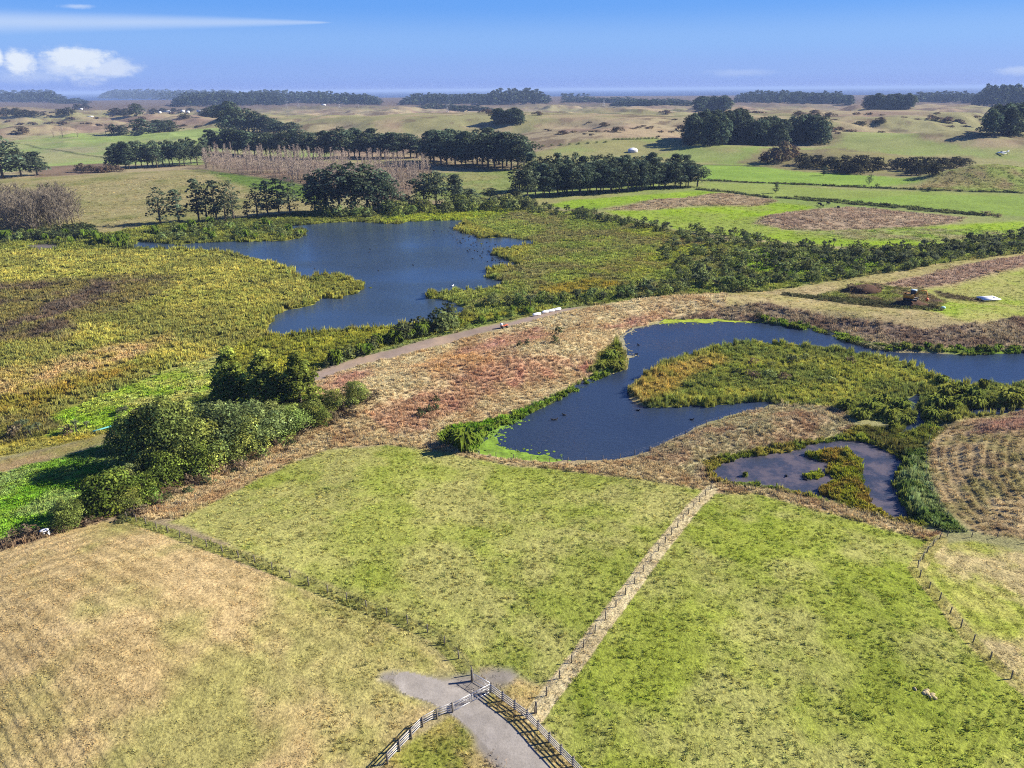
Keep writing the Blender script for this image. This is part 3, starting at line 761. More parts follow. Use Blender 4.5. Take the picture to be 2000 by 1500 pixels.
def root(name, loc, label, cat, group=None, rz=0.0, scale=(1, 1, 1)):
    o = bpy.data.objects.new(name, None); COL.objects.link(o)
    o.location = loc; o.rotation_euler = (0, 0, rz); o.scale = scale; o.empty_display_size = .2
    return tag(o, label, cat, group)


# ------------------------------------------------------------------ ground mesh (one shared grid, split into its fields)
az = np.radians(np.linspace(-50, 50, 820))
rows = [22.0]
while rows[-1] < 7000:
    D = rows[-1]; dep = math.atan(CAM_H / D)
    step_ang = CAM_H / math.sin(dep) ** 2 * math.radians(.115)
    rows.append(D + min(step_ang, max((.0125 if D > 2200 or D < 550 else .0085) * D, .8)))
rows = np.array(rows)
DD, AA = np.meshgrid(rows, az, indexing='ij')
GX = (DD * np.sin(AA)).ravel(); GY = (DD * np.cos(AA)).ravel()
GZ = height(GX, GY)
gcol, gsid, _, _, _ = zone_eval(GX, GY)
WS = water_sd(GX, GY, parts=True)
nr, nc = DD.shape
ii, jj = np.meshgrid(np.arange(nr - 1), np.arange(nc - 1), indexing='ij')
q0 = (ii * nc + jj).ravel(); QUADS = np.stack([q0, q0 + 1, q0 + nc + 1, q0 + nc], 1)
fsid = gsid[q0]
GV = np.stack([GX, GY, GZ], 1)


GZ2 = GZ.reshape(nr, nc)


def hgrid(X, Y):
    D = np.clip(np.hypot(X, Y), rows[0], rows[-1] - 1e-3); a = np.clip(np.arctan2(X, Y), az[0], az[-1] - 1e-6)
    i = np.clip(np.searchsorted(rows, D) - 1, 0, nr - 2); fi = (D - rows[i]) / (rows[i + 1] - rows[i])
    ja = (a - az[0]) / (az[1] - az[0]); j = np.clip(ja.astype(int), 0, nc - 2); fj = ja - j
    return (GZ2[i, j] * (1 - fi) + GZ2[i + 1, j] * fi) * (1 - fj) + (GZ2[i, j + 1] * (1 - fi) + GZ2[i + 1, j + 1] * fi) * fj


_exact = height
height_fast = hgrid


def submesh(name, sel, mat, z=None, col=True, smooth=True):
    q = QUADS[sel]; u_, inv = np.unique(q, return_inverse=True)
    V = GV[u_].copy()
    if z is not None: V[:, 2] = z
    return mesh_np(name, V, [inv.reshape(-1, 4)], mat, gcol[u_] if col else None, smooth)


STRUCT_LABEL = {
    'ground': ('rough ground between the marsh and the fields', 'ground'), 'hills': ('rolling tan dune hills running back to the coast', 'hills'),
    'pasture': ('green and straw coloured pasture beyond the lake', 'pasture'), 'plantation_floor': ('brown floor under the bare young plantation', 'ground'),
    'dry_mound': ('dry grassy mounds standing in the bright pasture', 'mound'), 'hedgerow': ('dark rough drain lines across the far pasture', 'hedgerow'),
    'lakeshore': ('reedy shore along the far side of the lake', 'shore'), 'marsh': ('yellow green reed marsh around the lake', 'marsh'),
    'lush_strip': ('bright green boggy strip below the reed bed', 'ground'), 'green_field': ('lush shaded green field left of the trees', 'field'),
    'lane': ('tan farm lane at the left edge', 'path'), 'bank': ('dry pink and straw grass bank around the pond', 'bank'),
    'island': ('reed covered island in the curved pond', 'island'), 'pond_islet': ('yellow green grass islets in the small pond', 'island'),
    'hillside_field': ('straw hillside with mown rows right of the small pond', 'field'), 'mown_field': ('straw coloured mown hay field at lower left', 'field'),
    'verge': ('straw grass verges along fences and driveway', 'verge'), 'driveway': ('grey gravel driveway forking at the gates', 'driveway'),
    'track': ('pale gravel track between the lake and the dry bank', 'track')}
groups = {}
for i, z in enumerate(ZONES):
    key = z['struct']
    if key == 'paddock': key = 'paddock#%d' % i
    groups.setdefault(key, []).append(2 + i)
groups['ground'] = [0]; groups['hills'] = [1]
PADL = iter(('centre green paddock between the two wire fences', 'large green paddock filling the lower right', 'straw streaked paddock corner at the far right'))
for key, ids in groups.items():
    sel = np.isin(fsid, ids)
    if not sel.any(): continue
    nm = key.split('#')[0]
    o = obj(nm, submesh(nm, sel, MGR if nm in ('driveway', 'track') else MG))
    lb = (next(PADL), 'paddock') if nm == 'paddock' else STRUCT_LABEL[nm]
    tag(o, lb[0], lb[1], kind='structure')

# water sheets
MW1 = mat_water('lake_water', (.026, .042, .066), rip=1.3); MW2 = mat_water('pond_water', (.019, .029, .052), rip=1.2)
MW3 = mat_water('weedy_water', (.030, .034, .048), film=tuple(A(108, 100, 108)), rip=.5)
MMUD = mat_water('muddy_water', (.10, .085, .075), film=(.13, .11, .10), rip=.5)
for nm, w, mt, lb in (('lake', 0, MW1, 'large blue lake in the middle of the marsh'), ('pond', 1, MW2, 'long curved blue pond around the reed island'), ('channel', 2, MW2, 'narrow blue channel between the sedge clumps'),
                      ('channel', 3, MW2, 'thin strip of water behind the straw hillside'), ('pond', 4, MW3, 'small weedy pond with grass islets'), ('pond', 5, MMUD, 'small brown pool in the reeds at the left edge')):
    fm = (WS[w].reshape(nr, nc) > -2.2)
    fsel = (fm[:-1, :-1] | fm[1:, :-1] | fm[:-1, 1:] | fm[1:, 1:]).ravel()
    if fsel.any(): tag(obj(nm, submesh(nm, fsel, mt, 0.0, False)), lb, 'water', kind='structure')


def weed(s, c, label, jit=1.0, z=.03):
    from mathutils.geometry import tessellate_polygon
    P = apoly(s); pts = []
    for p, q in zip(P, np.roll(P, -1, 0)):
        n = max(2, int(np.hypot(*(q - p)) / .7))
        for k in range(n): pts.append(p + (q - p) * k / n)
    pts = np.array(pts)
    pts = pts + jit * 2.6 * np.stack([fbm(pts[:, 0], pts[:, 1], 1.7, 3, 44) - .5, fbm(pts[:, 0], pts[:, 1], 1.7, 3, 45) - .5], 1)
    tris = np.array(tessellate_polygon([[Vector((x, y, 0)) for x, y in pts]]))
    V = np.c_[pts, np.full(len(pts), z)]
    ex = RNG.integers(0, len(pts), 130)          # loose rafts drifting off the edge
    for k in ex:
        c0 = pts[k] + RNG.normal(0, .55 + .6 * jit, 2); r0 = RNG.uniform(.08, .38); i0 = len(V); th = np.arange(6) * math.pi / 3
        V = np.concatenate([V, np.stack([c0[0] + r0 * np.cos(th) * RNG.uniform(.6, 1.4, 6), c0[1] + r0 * np.sin(th) * RNG.uniform(.6, 1.4, 6), np.full(6, z + .004)], 1)])
        tris = np.concatenate([tris, [[i0, i0 + j, i0 + j + 1] for j in range(1, 5)]])
    A_, B_, C_ = V[tris[:, 0]], V[tris[:, 1]], V[tris[:, 2]]
    fl = np.cross(B_ - A_, C_ - A_)[:, 2] < 0; tris[fl] = tris[fl][:, ::-1]
    m, nt, out = newmat('duckweed'); p = prin(nt, out, .8, .2); N = NT(nt)
    g = nt.nodes.new('ShaderNodeNewGeometry').outputs['Position']
    c = A(*c)
    nt.links.new(N.mix(N.sstep(.3, .7, N.noise(g, .6, 6, .8)), tuple(c * .4), tuple(c * 1.25)), p.inputs['Base Color'])
    tag(obj('duckweed', mesh_np('duckweed', V, [tris], m)), label, 'duckweed', kind='stuff')


weed("1286,634 1298,624 1400,622 1490,628 1475,633 1400,635 1375,638 1340,635", (184, 202, 58), 'bright yellow green duckweed along the far pond shore', .5)
weed("925,888 940,868 952,852 962,846 975,876 998,891 1050,898 1110,902 1050,905 965,894", (150, 186, 62), 'lime green duckweed in the left corner of the pond')
weed("955,846 962,832 1008,817 1012,822 975,842 966,860", (150, 190, 75), 'pale green duckweed strip at the pond corner', .5)
weed("1205,664 1240,636 1290,628 1290,633 1240,644 1217,660 1226,695 1240,704 1224,700 1214,680", (186, 178, 138), 'pale scum line along the pond head', .35)

# sea
MSEA, nts, outs_ = newmat('sea_water'); ps = prin(nts, outs_, .6, .12); NS = NT(nts)
gs = nts.nodes.new('ShaderNodeNewGeometry').outputs['Position']
nts.links.new(NS.mix(NS.noise(gs, .0012, 4, .6), (.014, .034, .11), (.022, .05, .14)), ps.inputs['Base Color'])
a_ = np.radians(np.linspace(-64, 64, 129)); r_ = np.array([6000, 7000, 9000, 13000, 20000, 32000, 50000.])
R2, A2 = np.meshgrid(r_, a_, indexing='ij')
SV = np.stack([(R2 * np.sin(A2)).ravel(), (R2 * np.cos(A2)).ravel(), np.full(R2.size, -3.0)], 1)
i2, j2 = np.meshgrid(np.arange(len(r_) - 1), np.arange(len(a_) - 1), indexing='ij'); q2 = (i2 * len(a_) + j2).ravel()
tag(obj('sea', mesh_np('sea', SV, [np.stack([q2, q2 + 1, q2 + len(a_) + 1, q2 + len(a_)], 1)], MSEA)), 'blue sea along the horizon', 'sea', kind='structure')

# haze
hz = MB().box((0, 25000, 35), (94000, 50800, 92)).mesh('haze', [])
mh, nth, outh = newmat('air_haze')
pv = nth.nodes.new('ShaderNodeVolumePrincipled'); pv.inputs['Density'].default_value = 7.5e-5
pv.inputs['Color'].default_value = (.40, .55, .88, 1); pv.inputs['Anisotropy'].default_value = 0.0
nth.links.new(pv.outputs[0], outh.inputs['Volume']); hz.materials.append(mh)
tag(obj('haze', hz), 'thin blue air haze over the whole landscape', 'haze', kind='stuff')

# ------------------------------------------------------------------ ground cover: grass, straw, reeds (nobody could count it)
def tuft_mesh(name, n, spread, lean, wid, seed, droop=0.0, top=1.0):
    r = np.random.default_rng(seed); V = []; T = []; C = []
    for k in range(n):
        a = r.uniform(0, 2 * math.pi); ra = spread * math.sqrt(r.random()); b = r.uniform(0, 2 * math.pi)
        h = top * r.uniform(.55, 1.0); le = lean * r.uniform(.2, 1)
        p = np.array([ra * math.cos(a), ra * math.sin(a), -.05]); dirn = np.array([math.cos(a + r.normal(0, .7)), math.sin(a + r.normal(0, .7)), 0])
        side = np.array([math.cos(b), math.sin(b), 0]) * wid * r.uniform(.7, 1.3)
        m_ = p + dirn * le * .45 + np.array([0, 0, h * .7]); e = p + dirn * le + np.array([0, 0, h * (1 - droop * r.random())])
        i = len(V); V += [p - side, p + side, m_ - side * .8, m_ + side * .8, e]; T += [[i, i + 1, i + 3], [i, i + 3, i + 2], [i + 2, i + 3, i + 4]]
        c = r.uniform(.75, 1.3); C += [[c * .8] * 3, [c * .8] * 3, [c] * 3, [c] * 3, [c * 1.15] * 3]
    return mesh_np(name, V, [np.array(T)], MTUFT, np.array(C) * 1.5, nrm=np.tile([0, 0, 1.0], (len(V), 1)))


TUFTS = {SHORT: [tuft_mesh('short_grass', 11, .5, .35, .07, 100 + k, .2) for k in range(3)],
         STUB: [tuft_mesh('straw_stubble', 9, .55, .5, .05, 110 + k, .5) for k in range(3)],
         RANK: [tuft_mesh('rank_grass', 16, .42, .42, .055, 120 + k, .35) for k in range(3)],
         REED: [tuft_mesh('reed_clump', 22, .40, .34, .055, 130 + k, .3) for k in range(3)],
         LUSH: [tuft_mesh('leafy_clump', 18, .42, .45, .10, 140 + k, .4) for k in range(3)]}

pts = []
D0 = 44.0
AZ_LIM = math.radians(44)
while D0 < 620:
    D1 = D0 * 1.1
    smin = max(.30, 2.6 * D0 / 732)
    n = int((D1 ** 2 - D0 ** 2) * AZ_LIM / smin ** 2)
    d = np.sqrt(RNG.uniform(D0 ** 2, D1 ** 2, n)); a = RNG.uniform(-AZ_LIM, AZ_LIM, n)
    pts.append(np.stack([d * np.sin(a), d * np.cos(a), np.full(n, smin)], 1)); D0 = D1
pts = np.concatenate(pts)
pcol, psid, pkind, pspc, phgt = zone_eval(pts[:, 0], pts[:, 1])
pw = water_sd(pts[:, 0], pts[:, 1]); pz = hgrid(pts[:, 0], pts[:, 1])
seff = np.maximum(pspc, pts[:, 2])
keep = (pkind >= 0) & (RNG.random(len(pts)) < (pts[:, 2] / seff) ** 2) & (pw < .15)
fur_p = furrow(pts[:, 0], pts[:, 1])
infur = np.array([psid[i] >= 2 and ZONES[psid[i] - 2]['name'] == 'furrow' for i in range(len(pts))])
keep &= ~(infur & (fur_p < RNG.uniform(-.6, .5, len(pts))))
# clearings and thick patches in the grass
cl_n = fbm(pts[:, 0], pts[:, 1], 1.3, 3, 70)
keep &= ~(((pkind == SHORT) | (pkind == STUB)) & (cl_n < RNG.uniform(.18, .55, len(pts))))
shore = (pw > -2.2) & ((pkind == REED) | (pkind == LUSH)); phgt = phgt * np.where(shore, 1.7, 1.0)
pts, pcol, pkind, pz, seff, phgt, cl_n = pts[keep], pcol[keep], pkind[keep], pz[keep], seff[keep], phgt[keep], cl_n[keep]


def scatter(kind, name, label, protos, wmul, jit, hj=(.6, 1.45)):
    m = pkind == kind; n = int(m.sum())
    if not n: return
    P = np.c_[pts[m][:, :2], pz[m]]
    me = bpy.data.meshes.new(name); me.vertices.add(n); me.vertices.foreach_set('co', P.astype(np.float32).ravel())
    w = seff[m] * wmul * RNG.uniform(.7, 1.35, n)
    clump = .6 + .8 * ss(.35, .68, cl_n[m])
    hh = phgt[m] * RNG.uniform(*hj, n) * clump
    S = np.stack([w, w, hh], 1)
    for an, at_, val in (('scl', 'FLOAT_VECTOR', S), ('rz', 'FLOAT', RNG.uniform(0, 6.283, n)), ('vid', 'INT', RNG.integers(0, len(protos), n))):
        a = me.attributes.new(an, at_, 'POINT')
        a.data.foreach_set('vector' if at_ == 'FLOAT_VECTOR' else 'value', np.asarray(val, np.float32 if at_ != 'INT' else np.int32).ravel())
    c = np.ones((n, 4), np.float32)
    k = np.exp(np.clip(RNG.normal(0, jit, n), -2 * jit, 1.6 * jit))[:, None]; hue = np.clip(RNG.normal(0, jit * .3, (n, 1)), -.12, .12)
    c[:, :3] = pcol[m] * k * np.concatenate([1 + hue, np.ones((n, 1)), 1 - hue], 1)
    a = me.attributes.new('tint', 'FLOAT_COLOR', 'POINT'); a.data.foreach_set('color', c.ravel())
    ng = bpy.data.node_groups.new(name, 'GeometryNodeTree')
    ng.interface.new_socket('Geometry', in_out='INPUT', socket_type='NodeSocketGeometry'); ng.interface.new_socket('Geometry', in_out='OUTPUT', socket_type='NodeSocketGeometry')
    N_ = ng.nodes; L_ = ng.links
    gi = N_.new('NodeGroupInput'); go = N_.new('NodeGroupOutput'); iop = N_.new('GeometryNodeInstanceOnPoints')
    jn = N_.new('GeometryNodeJoinGeometry')
    for pm in reversed(protos):
        po = bpy.data.objects.new(pm.name, pm)
        oi = N_.new('GeometryNodeObjectInfo'); oi.inputs['Object'].default_value = po; oi.inputs['As Instance'].default_value = True
        L_.new(oi.outputs['Geometry'], jn.inputs[0])

    def attr(nm, dt):
        q = N_.new('GeometryNodeInputNamedAttribute'); q.data_type = dt; q.inputs['Name'].default_value = nm; return q.outputs['Attribute']
    L_.new(gi.outputs[0], iop.inputs['Points']); L_.new(jn.outputs[0], iop.inputs['Instance'])
    iop.inputs['Pick Instance'].default_value = True; L_.new(attr('vid', 'INT'), iop.inputs['Instance Index'])
    cb = N_.new('ShaderNodeCombineXYZ'); L_.new(attr('rz', 'FLOAT'), cb.inputs[2])
    er = N_.new('FunctionNodeEulerToRotation'); L_.new(cb.outputs[0], er.inputs[0]); L_.new(er.outputs[0], iop.inputs['Rotation'])
    L_.new(attr('scl', 'FLOAT_VECTOR'), iop.inputs['Scale']); L_.new(iop.outputs[0], go.inputs[0])
    o = obj(name, me); md = o.modifiers.new('scatter', 'NODES'); md.node_group = ng
    tag(o, label, 'ground cover', kind='stuff')
    print(name, n)


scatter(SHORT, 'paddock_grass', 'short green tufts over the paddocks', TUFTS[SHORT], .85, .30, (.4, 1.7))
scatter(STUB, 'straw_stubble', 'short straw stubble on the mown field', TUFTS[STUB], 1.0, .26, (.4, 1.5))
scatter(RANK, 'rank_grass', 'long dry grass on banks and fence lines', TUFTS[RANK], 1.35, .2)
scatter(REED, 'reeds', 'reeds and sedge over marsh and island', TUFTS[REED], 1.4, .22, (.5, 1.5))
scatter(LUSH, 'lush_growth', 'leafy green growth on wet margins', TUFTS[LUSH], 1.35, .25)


# ------------------------------------------------------------------ trees and shrubs
def leafcloud(clumps, n_per, leaf, rng, base, asp=.75, flat_=.35, core=.75, cvar=.22, lvar=.22, up=.25, warm=.06):
    """clumps: (n,6) centre and radii -> leaf quads on and in the clump shells, with colours"""
    Vs = []; Cs = []; Ns = []
    base = np.asarray(base)
    for c in clumps:
        n = max(6, int(n_per * (c[3] * c[4] + c[3] * c[5]) / 2))
        d = rng.normal(0, 1, (n, 3)); d /= np.linalg.norm(d, axis=1)[:, None]
        d[:, 2] = np.where(d[:, 2] < -.45, -d[:, 2], d[:, 2])
        r = rng.uniform(core, 1.12, n)[:, None]
        P = c[:3] + d * r * c[3:6]
        N = d + rng.normal(0, .55, (n, 3)) + np.array([0, 0, up]); N /= np.linalg.norm(N, axis=1)[:, None]
        t = np.cross(N, rng.normal(0, 1, (n, 3))); t /= np.linalg.norm(t, axis=1)[:, None] + 1e-9
        b = np.cross(N, t)
        s = leaf * rng.uniform(.55, 1.35, n)[:, None]
        Q = np.stack([P - t * s * .5, P + b * s * asp * .5 - N * s * .1, P + t * s * .5, P - b * s * asp * .5 - N * s * .1], 1)
        k = math.exp(rng.normal(0, cvar)); hue = rng.normal(0, warm)
        col = base * k * np.exp(rng.normal(0, lvar, (n, 1))) * np.array([1 + hue, 1, 1 - hue])
        nn = d * .8 + np.array([c[0], c[1], 0]) / (np.hypot(c[0], c[1]) + c[3]) * .5 + np.array([0, 0, .45]); nn /= np.linalg.norm(nn, axis=1)[:, None]
        Vs.append(Q.reshape(-1, 3)); Cs.append(np.repeat(col, 4, 0)); Ns.append(np.repeat(nn, 4, 0))
    V = np.concatenate(Vs); C = np.concatenate(Cs)
    return V, np.arange(len(V)).reshape(-1, 4), C, np.concatenate(Ns)


def trunk_limbs(H, r0, limbs, rng, bend=.03, seg=7, top=.92):
    """limbs: (start fraction, end xyz)"""
    mb = MB(); n = 7; b = rng.normal(0, bend * H, 2)
    ts = np.linspace(-.03, top, n)
    axis = np.stack([b[0] * ts ** 2, b[1] * ts ** 2, H * ts], 1)
    mb.tube(axis, r0 * (1.05 - ts) ** .8 + .02, seg)
    for f, e in limbs:
        p0 = np.array([b[0] * f * f, b[1] * f * f, H * f]); e = np.asarray(e, float)
        mid = p0 * .5 + e * .5 + np.array([0, 0, -.05 * np.linalg.norm(e - p0)])
        mb.tube(np.stack([p0, mid, e]), [r0 * .32 * (1.1 - f), r0 * .22 * (1.1 - f), r0 * .06], 5, False)
    return mb


PINE_C = A(92, 106, 82)


class Proto: pass


def make_pine(seed, H=24.0, spread=5.5, bare=.3, ncl=26, base=PINE_C, conic=.45, leaf=1.15, density=13):
    r = np.random.default_rng(seed); limbs = []; cl = []
    for k in range(ncl):
        f = bare + (1 - bare) * (k + r.random() * .6) / ncl
        env = (1 - ((f - bare) / (1 - bare)) ** 1.6 * (1 - .25) * (1 - conic * .2)) if True else 1
        env *= ss(-.25, .22, np.array((f - bare) / (1 - bare))) if bare > .05 else 1
        R = spread * float(env) * r.uniform(.45, 1.0) * (1 - conic * (f - bare) / (1 - bare))
        a = k * 2.4 + r.normal(0, .4)
        e = np.array([R * math.cos(a), R * math.sin(a), H * min(f + .03 + .05 * r.random(), .97)])
        limbs.append((max(f - .06, .1), e))
        rr = r.uniform(.36, .54) * spread * (1.08 - .42 * f)
        cl.append([e[0] * .8, e[1] * .8, e[2], rr, rr, rr * r.uniform(.55, .8)])
    cl.append([0, 0, H * .93, spread * .28, spread * .28, H * .07])
    p = Proto(); p.H = H; p.W = 2 * spread
    V, Q, C, NN = leafcloud(np.array(cl), density, leaf, r, base, lvar=.38, cvar=.3, warm=.05)
    p.parts = [('trunk', trunk_limbs(H, .36, limbs, r).mesh('trunk', MBARK)), ('crown', mesh_np('crown', V, [Q], ML, C, nrm=NN))]
    return p


def single(p, name):
    """trunk and crown in one mesh, for trees too small to show parts"""
    V = []; F4 = []; F3 = []; C = []; NR = []; off = 0
    for i, (nm, me) in enumerate(p.parts):
        nv = len(me.vertices); co = np.empty(nv * 3, np.float32); me.vertices.foreach_get('co', co); V.append(co.reshape(-1, 3))
        if 'Col' in me.color_attributes:
            c = np.empty(nv * 4, np.float32); me.color_attributes['Col'].data.foreach_get('color', c); C.append(c.reshape(-1, 4)[:, :3])
        else: C.append(np.full((nv, 3), .06))
        if 'nrm' in me.attributes:
            c = np.empty(nv * 3, np.float32); me.attributes['nrm'].data.foreach_get('vector', c); NR.append(c.reshape(-1, 3))
        else: NR.append(np.tile([0, 0, .6], (nv, 1)))
        for pl in me.polygons:
            vs = [q + off for q in pl.vertices]
            (F4 if len(vs) == 4 else F3).append(vs)
        off += nv
    fs = [np.array(F4)] + ([np.array(F3)] if F3 else [])
    q = Proto(); q.H = p.H; q.W = p.W
    q.parts = [(name, mesh_np(name, np.concatenate(V), fs, ML, np.concatenate(C), nrm=np.concatenate(NR)))]
    return q


def make_broad(seed, H, W, base, leaf, nl=16, per=26, trunk_h=.25, cone=0.0, low=True, r0=.3, cvar=.2, lvar=.28):
    r = np.random.default_rng(seed); cl = []; limbs = []
    for k in range(nl):
        f = (k + .5) / nl
        th = k * 2.39996 + r.normal(0, .3)
        zf = trunk_h + (1 - trunk_h) * (f ** .8)
        if cone: env = (1 - ((zf - trunk_h) / (1 - trunk_h)) ** 1.5) * .92 + .08
        else: env = math.sqrt(max(.03, 1 - (2 * (zf - trunk_h) / (1 - trunk_h) - .8) ** 2 / 1.55))
        R = W / 2 * env * r.uniform(.35, 1.0)
        rr = W * r.uniform(.11, .24) * (.75 if cone else 1) * (.6 + .5 * env)
        z = H * zf * .94 - rr * .2
        c = [R * math.cos(th), R * math.sin(th), max(z, rr * .5), rr, rr, rr * r.uniform(.65, .95)]
        cl.append(c)
        if k % 2 == 0: limbs.append((max(.12, zf * .55), c[:3]))
    cl.append([0, 0, H - W * .12, W * .14, W * .14, W * .12])
    cl.append([0, 0, H * (.35 + trunk_h * .5), W * .33, W * .33, H * .3])
    p = Proto(); p.H = H; p.W = W
    V, Q, C, NN = leafcloud(np.array(cl), per, leaf, r, base, cvar=cvar, lvar=lvar, core=.7)
    V[:, 2] = np.maximum(V[:, 2], .03)
    p.parts = [('trunk', trunk_limbs(H * .8, r0, limbs, r).mesh('trunk', MBARK)), ('crown', mesh_np('crown', V, [Q], ML, C, nrm=NN))]
    return p


def make_bare(seed, H=16, W=5, mat=None, tw=.09, nb=16, col=None, twigs=11, sp=.6):
    r = np.random.default_rng(seed); mb = MB(); mt = MB()
    mb.tube(np.array([[0, 0, -.3], [r.normal(0, .1), r.normal(0, .1), H * .4], [r.normal(0, .3), r.normal(0, .3), H * .95]]), [.16, .11, .02], 5)
    for k in range(nb):
        f = .18 + .75 * k / nb; a = k * 2.4 + r.normal(0, .4); L = W * .5 * (1.15 - .7 * f) * r.uniform(.6, 1.1)
        p0 = np.array([0, 0, H * f]); e = p0 + np.array([L * sp * math.cos(a), L * sp * math.sin(a), L * (1.6 - .7 * sp)])
        mb.tube(np.stack([p0, e]), [.07, .03], 3, False)
        for j in range(twigs):
            t = r.uniform(.25, 1); s = p0 + (e - p0) * t; d = r.normal(0, 1, 3); d[2] = abs(d[2]) + .9; d /= np.linalg.norm(d)
            q = s + d * r.uniform(.5, 1.3) * W * .22; side = np.cross(d, r.normal(0, 1, 3)); side /= np.linalg.norm(side); side *= tw / 2
            mt.add([s - side, s + side, q], T=[[0, 1, 2]])
    p = Proto(); p.H = H; p.W = W
    p.parts = [('trunk', mb.mesh('trunk', mat)), ('twigs', mt.mesh('twigs', mat))]
    return p


def soft(V, z0):
    n = np.array(V) - [0, 0, z0]; n[:, 2] = np.abs(n[:, 2]) * .6 + .8
    return n / np.linalg.norm(n, axis=1)[:, None]


def make_cabbage(seed, H=5.0, heads=3, base=A(132, 142, 102)):
    r = np.random.default_rng(seed); mb = MB(); V = []; T = []; C = []
    mb.tube(np.array([[0, 0, -.2], [0, 0, H * .3], [r.normal(0, .1), r.normal(0, .1), H * .55]]), [.2, .15, .13], 6)
    for k in range(heads):
        a = k * 2 * math.pi / heads + r.normal(0, .3); R = 0 if heads == 1 else H * .2
        c = np.array([R * math.cos(a), R * math.sin(a), H * r.uniform(.68, .86)])
        mb.tube(np.stack([[0, 0, H * .5], c]), [.11, .08], 5)
        n = 70; d = r.normal(0, 1, (n, 3)); d[:, 2] = d[:, 2] * .8 + .25; d /= np.linalg.norm(d, axis=1)[:, None]
        L = H * .24 * r.uniform(.8, 1.15, n); s = np.cross(d, r.normal(0, 1, (n, 3))); s /= np.linalg.norm(s, axis=1)[:, None]; s *= .10
        for i in range(n):
            j = len(V); m_ = c + d[i] * L[i] * .5; V += [c, m_ - s[i], m_ + s[i], c + d[i] * L[i] - np.array([0, 0, L[i] * .15])]
            T += [[j, j + 1, j + 2], [j + 1, j + 3, j + 2]]; q = base * math.exp(r.normal(0, .3)); C += [q] * 4
    p = Proto(); p.H = H; p.W = H * .85
    p.parts = [('trunk', mb.mesh('trunk', MBARK)), ('crown', mesh_np('crown', V, [np.array(T)], ML, np.array(C), nrm=soft(V, H * .7)))]
    return p


def make_flax(seed, H=1.8, W=2.4, base=A(135, 160, 60), n=90):
    r = np.random.default_rng(seed); V = []; T = []; C = []
    for i in range(n):
        a = r.uniform(0, 6.283); R = W / 2 * r.uniform(.25, 1); h = H * r.uniform(.6, 1.05); d = np.array([math.cos(a), math.sin(a), 0]); s = np.array([-d[1], d[0], 0]) * .11
        p0 = d * .15 * r.random() * W; m_ = p0 + d * R * .5 + np.array([0, 0, h]); e = p0 + d * R + np.array([0, 0, h * r.uniform(.35, 1.0)]); j = len(V)
        V += [p0 - s, p0 + s, m_ - s, m_ + s, e]; T += [[j, j + 1, j + 3], [j, j + 3, j + 2], [j + 2, j + 3, j + 4]]
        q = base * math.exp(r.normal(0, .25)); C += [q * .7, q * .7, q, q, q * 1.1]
    p = Proto(); p.H = H; p.W = W; p.parts = [('flax', mesh_np('flax', V, [np.array(T)], ML, np.array(C), nrm=soft(V, 0)))]
    return p


def pine_dome(seed, H=24, W=13, th=.28, nl=28, per=10, leaf=1.0, base=PINE_C, r0=.38): return make_broad(seed, H, W, base, leaf, nl, per, th, r0=r0, cvar=.3, lvar=.42)


PINES = [make_pine(200, 24, 6.2, .16, 30, conic=.3), make_pine(201, 24, 5.8, .2, 28, conic=.2)] + [pine_dome(205 + k, 24, (12, 13, 11, 13)[k], (.2, .3, .25, .34)[k]) for k in range(4)]
RAGGED = [make_pine(220 + k, 22, 4.8, .15, 20, conic=.25, density=11) for k in range(2)] + [pine_dome(225 + k, 22, 9.5, .16, 20, 10, .9) for k in range(2)]
PLANT = [pine_dome(240 + k, 24, 15, .02, 30, 6, 1.5, PINE_C * .9) for k in range(3)]
FARP = [single(make_pine(250 + k, 20, 6.0, .05, 9, base=PINE_C * .85, conic=.2, leaf=2.6, density=4), 'far_pine') for k in range(3)]
DKC = A(138, 152, 68); BRC = A(142, 156, 80); GYC = A(132, 144, 88); YLC = A(126, 142, 62)
CONIF = [make_broad(260 + k, 11.5, 6.8, DKC, .42, 60, 120, .02, cone=1, r0=.25, cvar=.3, lvar=.4) for k in range(3)]
BROAD = [make_broad(270 + k, 9.5, 9.5, BRC, .38, 34, 62, .10, cvar=.3, lvar=.4) for k in range(3)]
GREYT = [make_broad(280 + k, 9.5, 9.5, GYC, .38, 34, 62, .10, cvar=.3, lvar=.4) for k in range(2)]
YELT = [make_broad(285 + k, 6, 7, YLC, .36, 26, 66, .05, cvar=.3, lvar=.4) for k in range(2)]
SHRUB = [single(make_broad(290 + k, 2.6, 3.4, A(138, 150, 90), .44, 12, 46, .04, r0=.06), 'shrub') for k in range(3)]
DSHRUB = [single(make_broad(300 + k, 2.6, 3.0, A(102, 112, 74), .44, 10, 50, .04, r0=.06), 'shrub') for k in range(2)]
BSHRUB = [single(make_broad(310 + k, 2.2, 3.2, A(148, 130, 104), .4, 10, 44, .04, r0=.05), 'shrub') for k in range(2)]
GSHRUB = [single(make_broad(315 + k, 3.2, 4.0, A(142, 160, 86), .48, 11, 42, .04, r0=.06), 'shrub') for k in range(2)]
SCRUB = [make_broad(320 + k, 8, 11, A(78, 78, 58), .9, 16, 14, .06, r0=.3) for k in range(2)]
BSCRUB = [make_broad(324 + k, 8, 11, A(120, 104, 86), .9, 16, 13, .06, r0=.3) for k in range(1)]
CABB = [make_cabbage(330 + k, 5.0, (1, 3, 4)[k]) for k in range(3)]
CABS = [single(c, 'cabbage_tree') for c in CABB]
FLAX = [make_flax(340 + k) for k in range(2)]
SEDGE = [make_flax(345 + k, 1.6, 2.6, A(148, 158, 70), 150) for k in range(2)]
POPLAR = [make_bare(350 + k, 16, 9, MTWIG, .13, 22, twigs=18, sp=1.0) for k in range(4)]
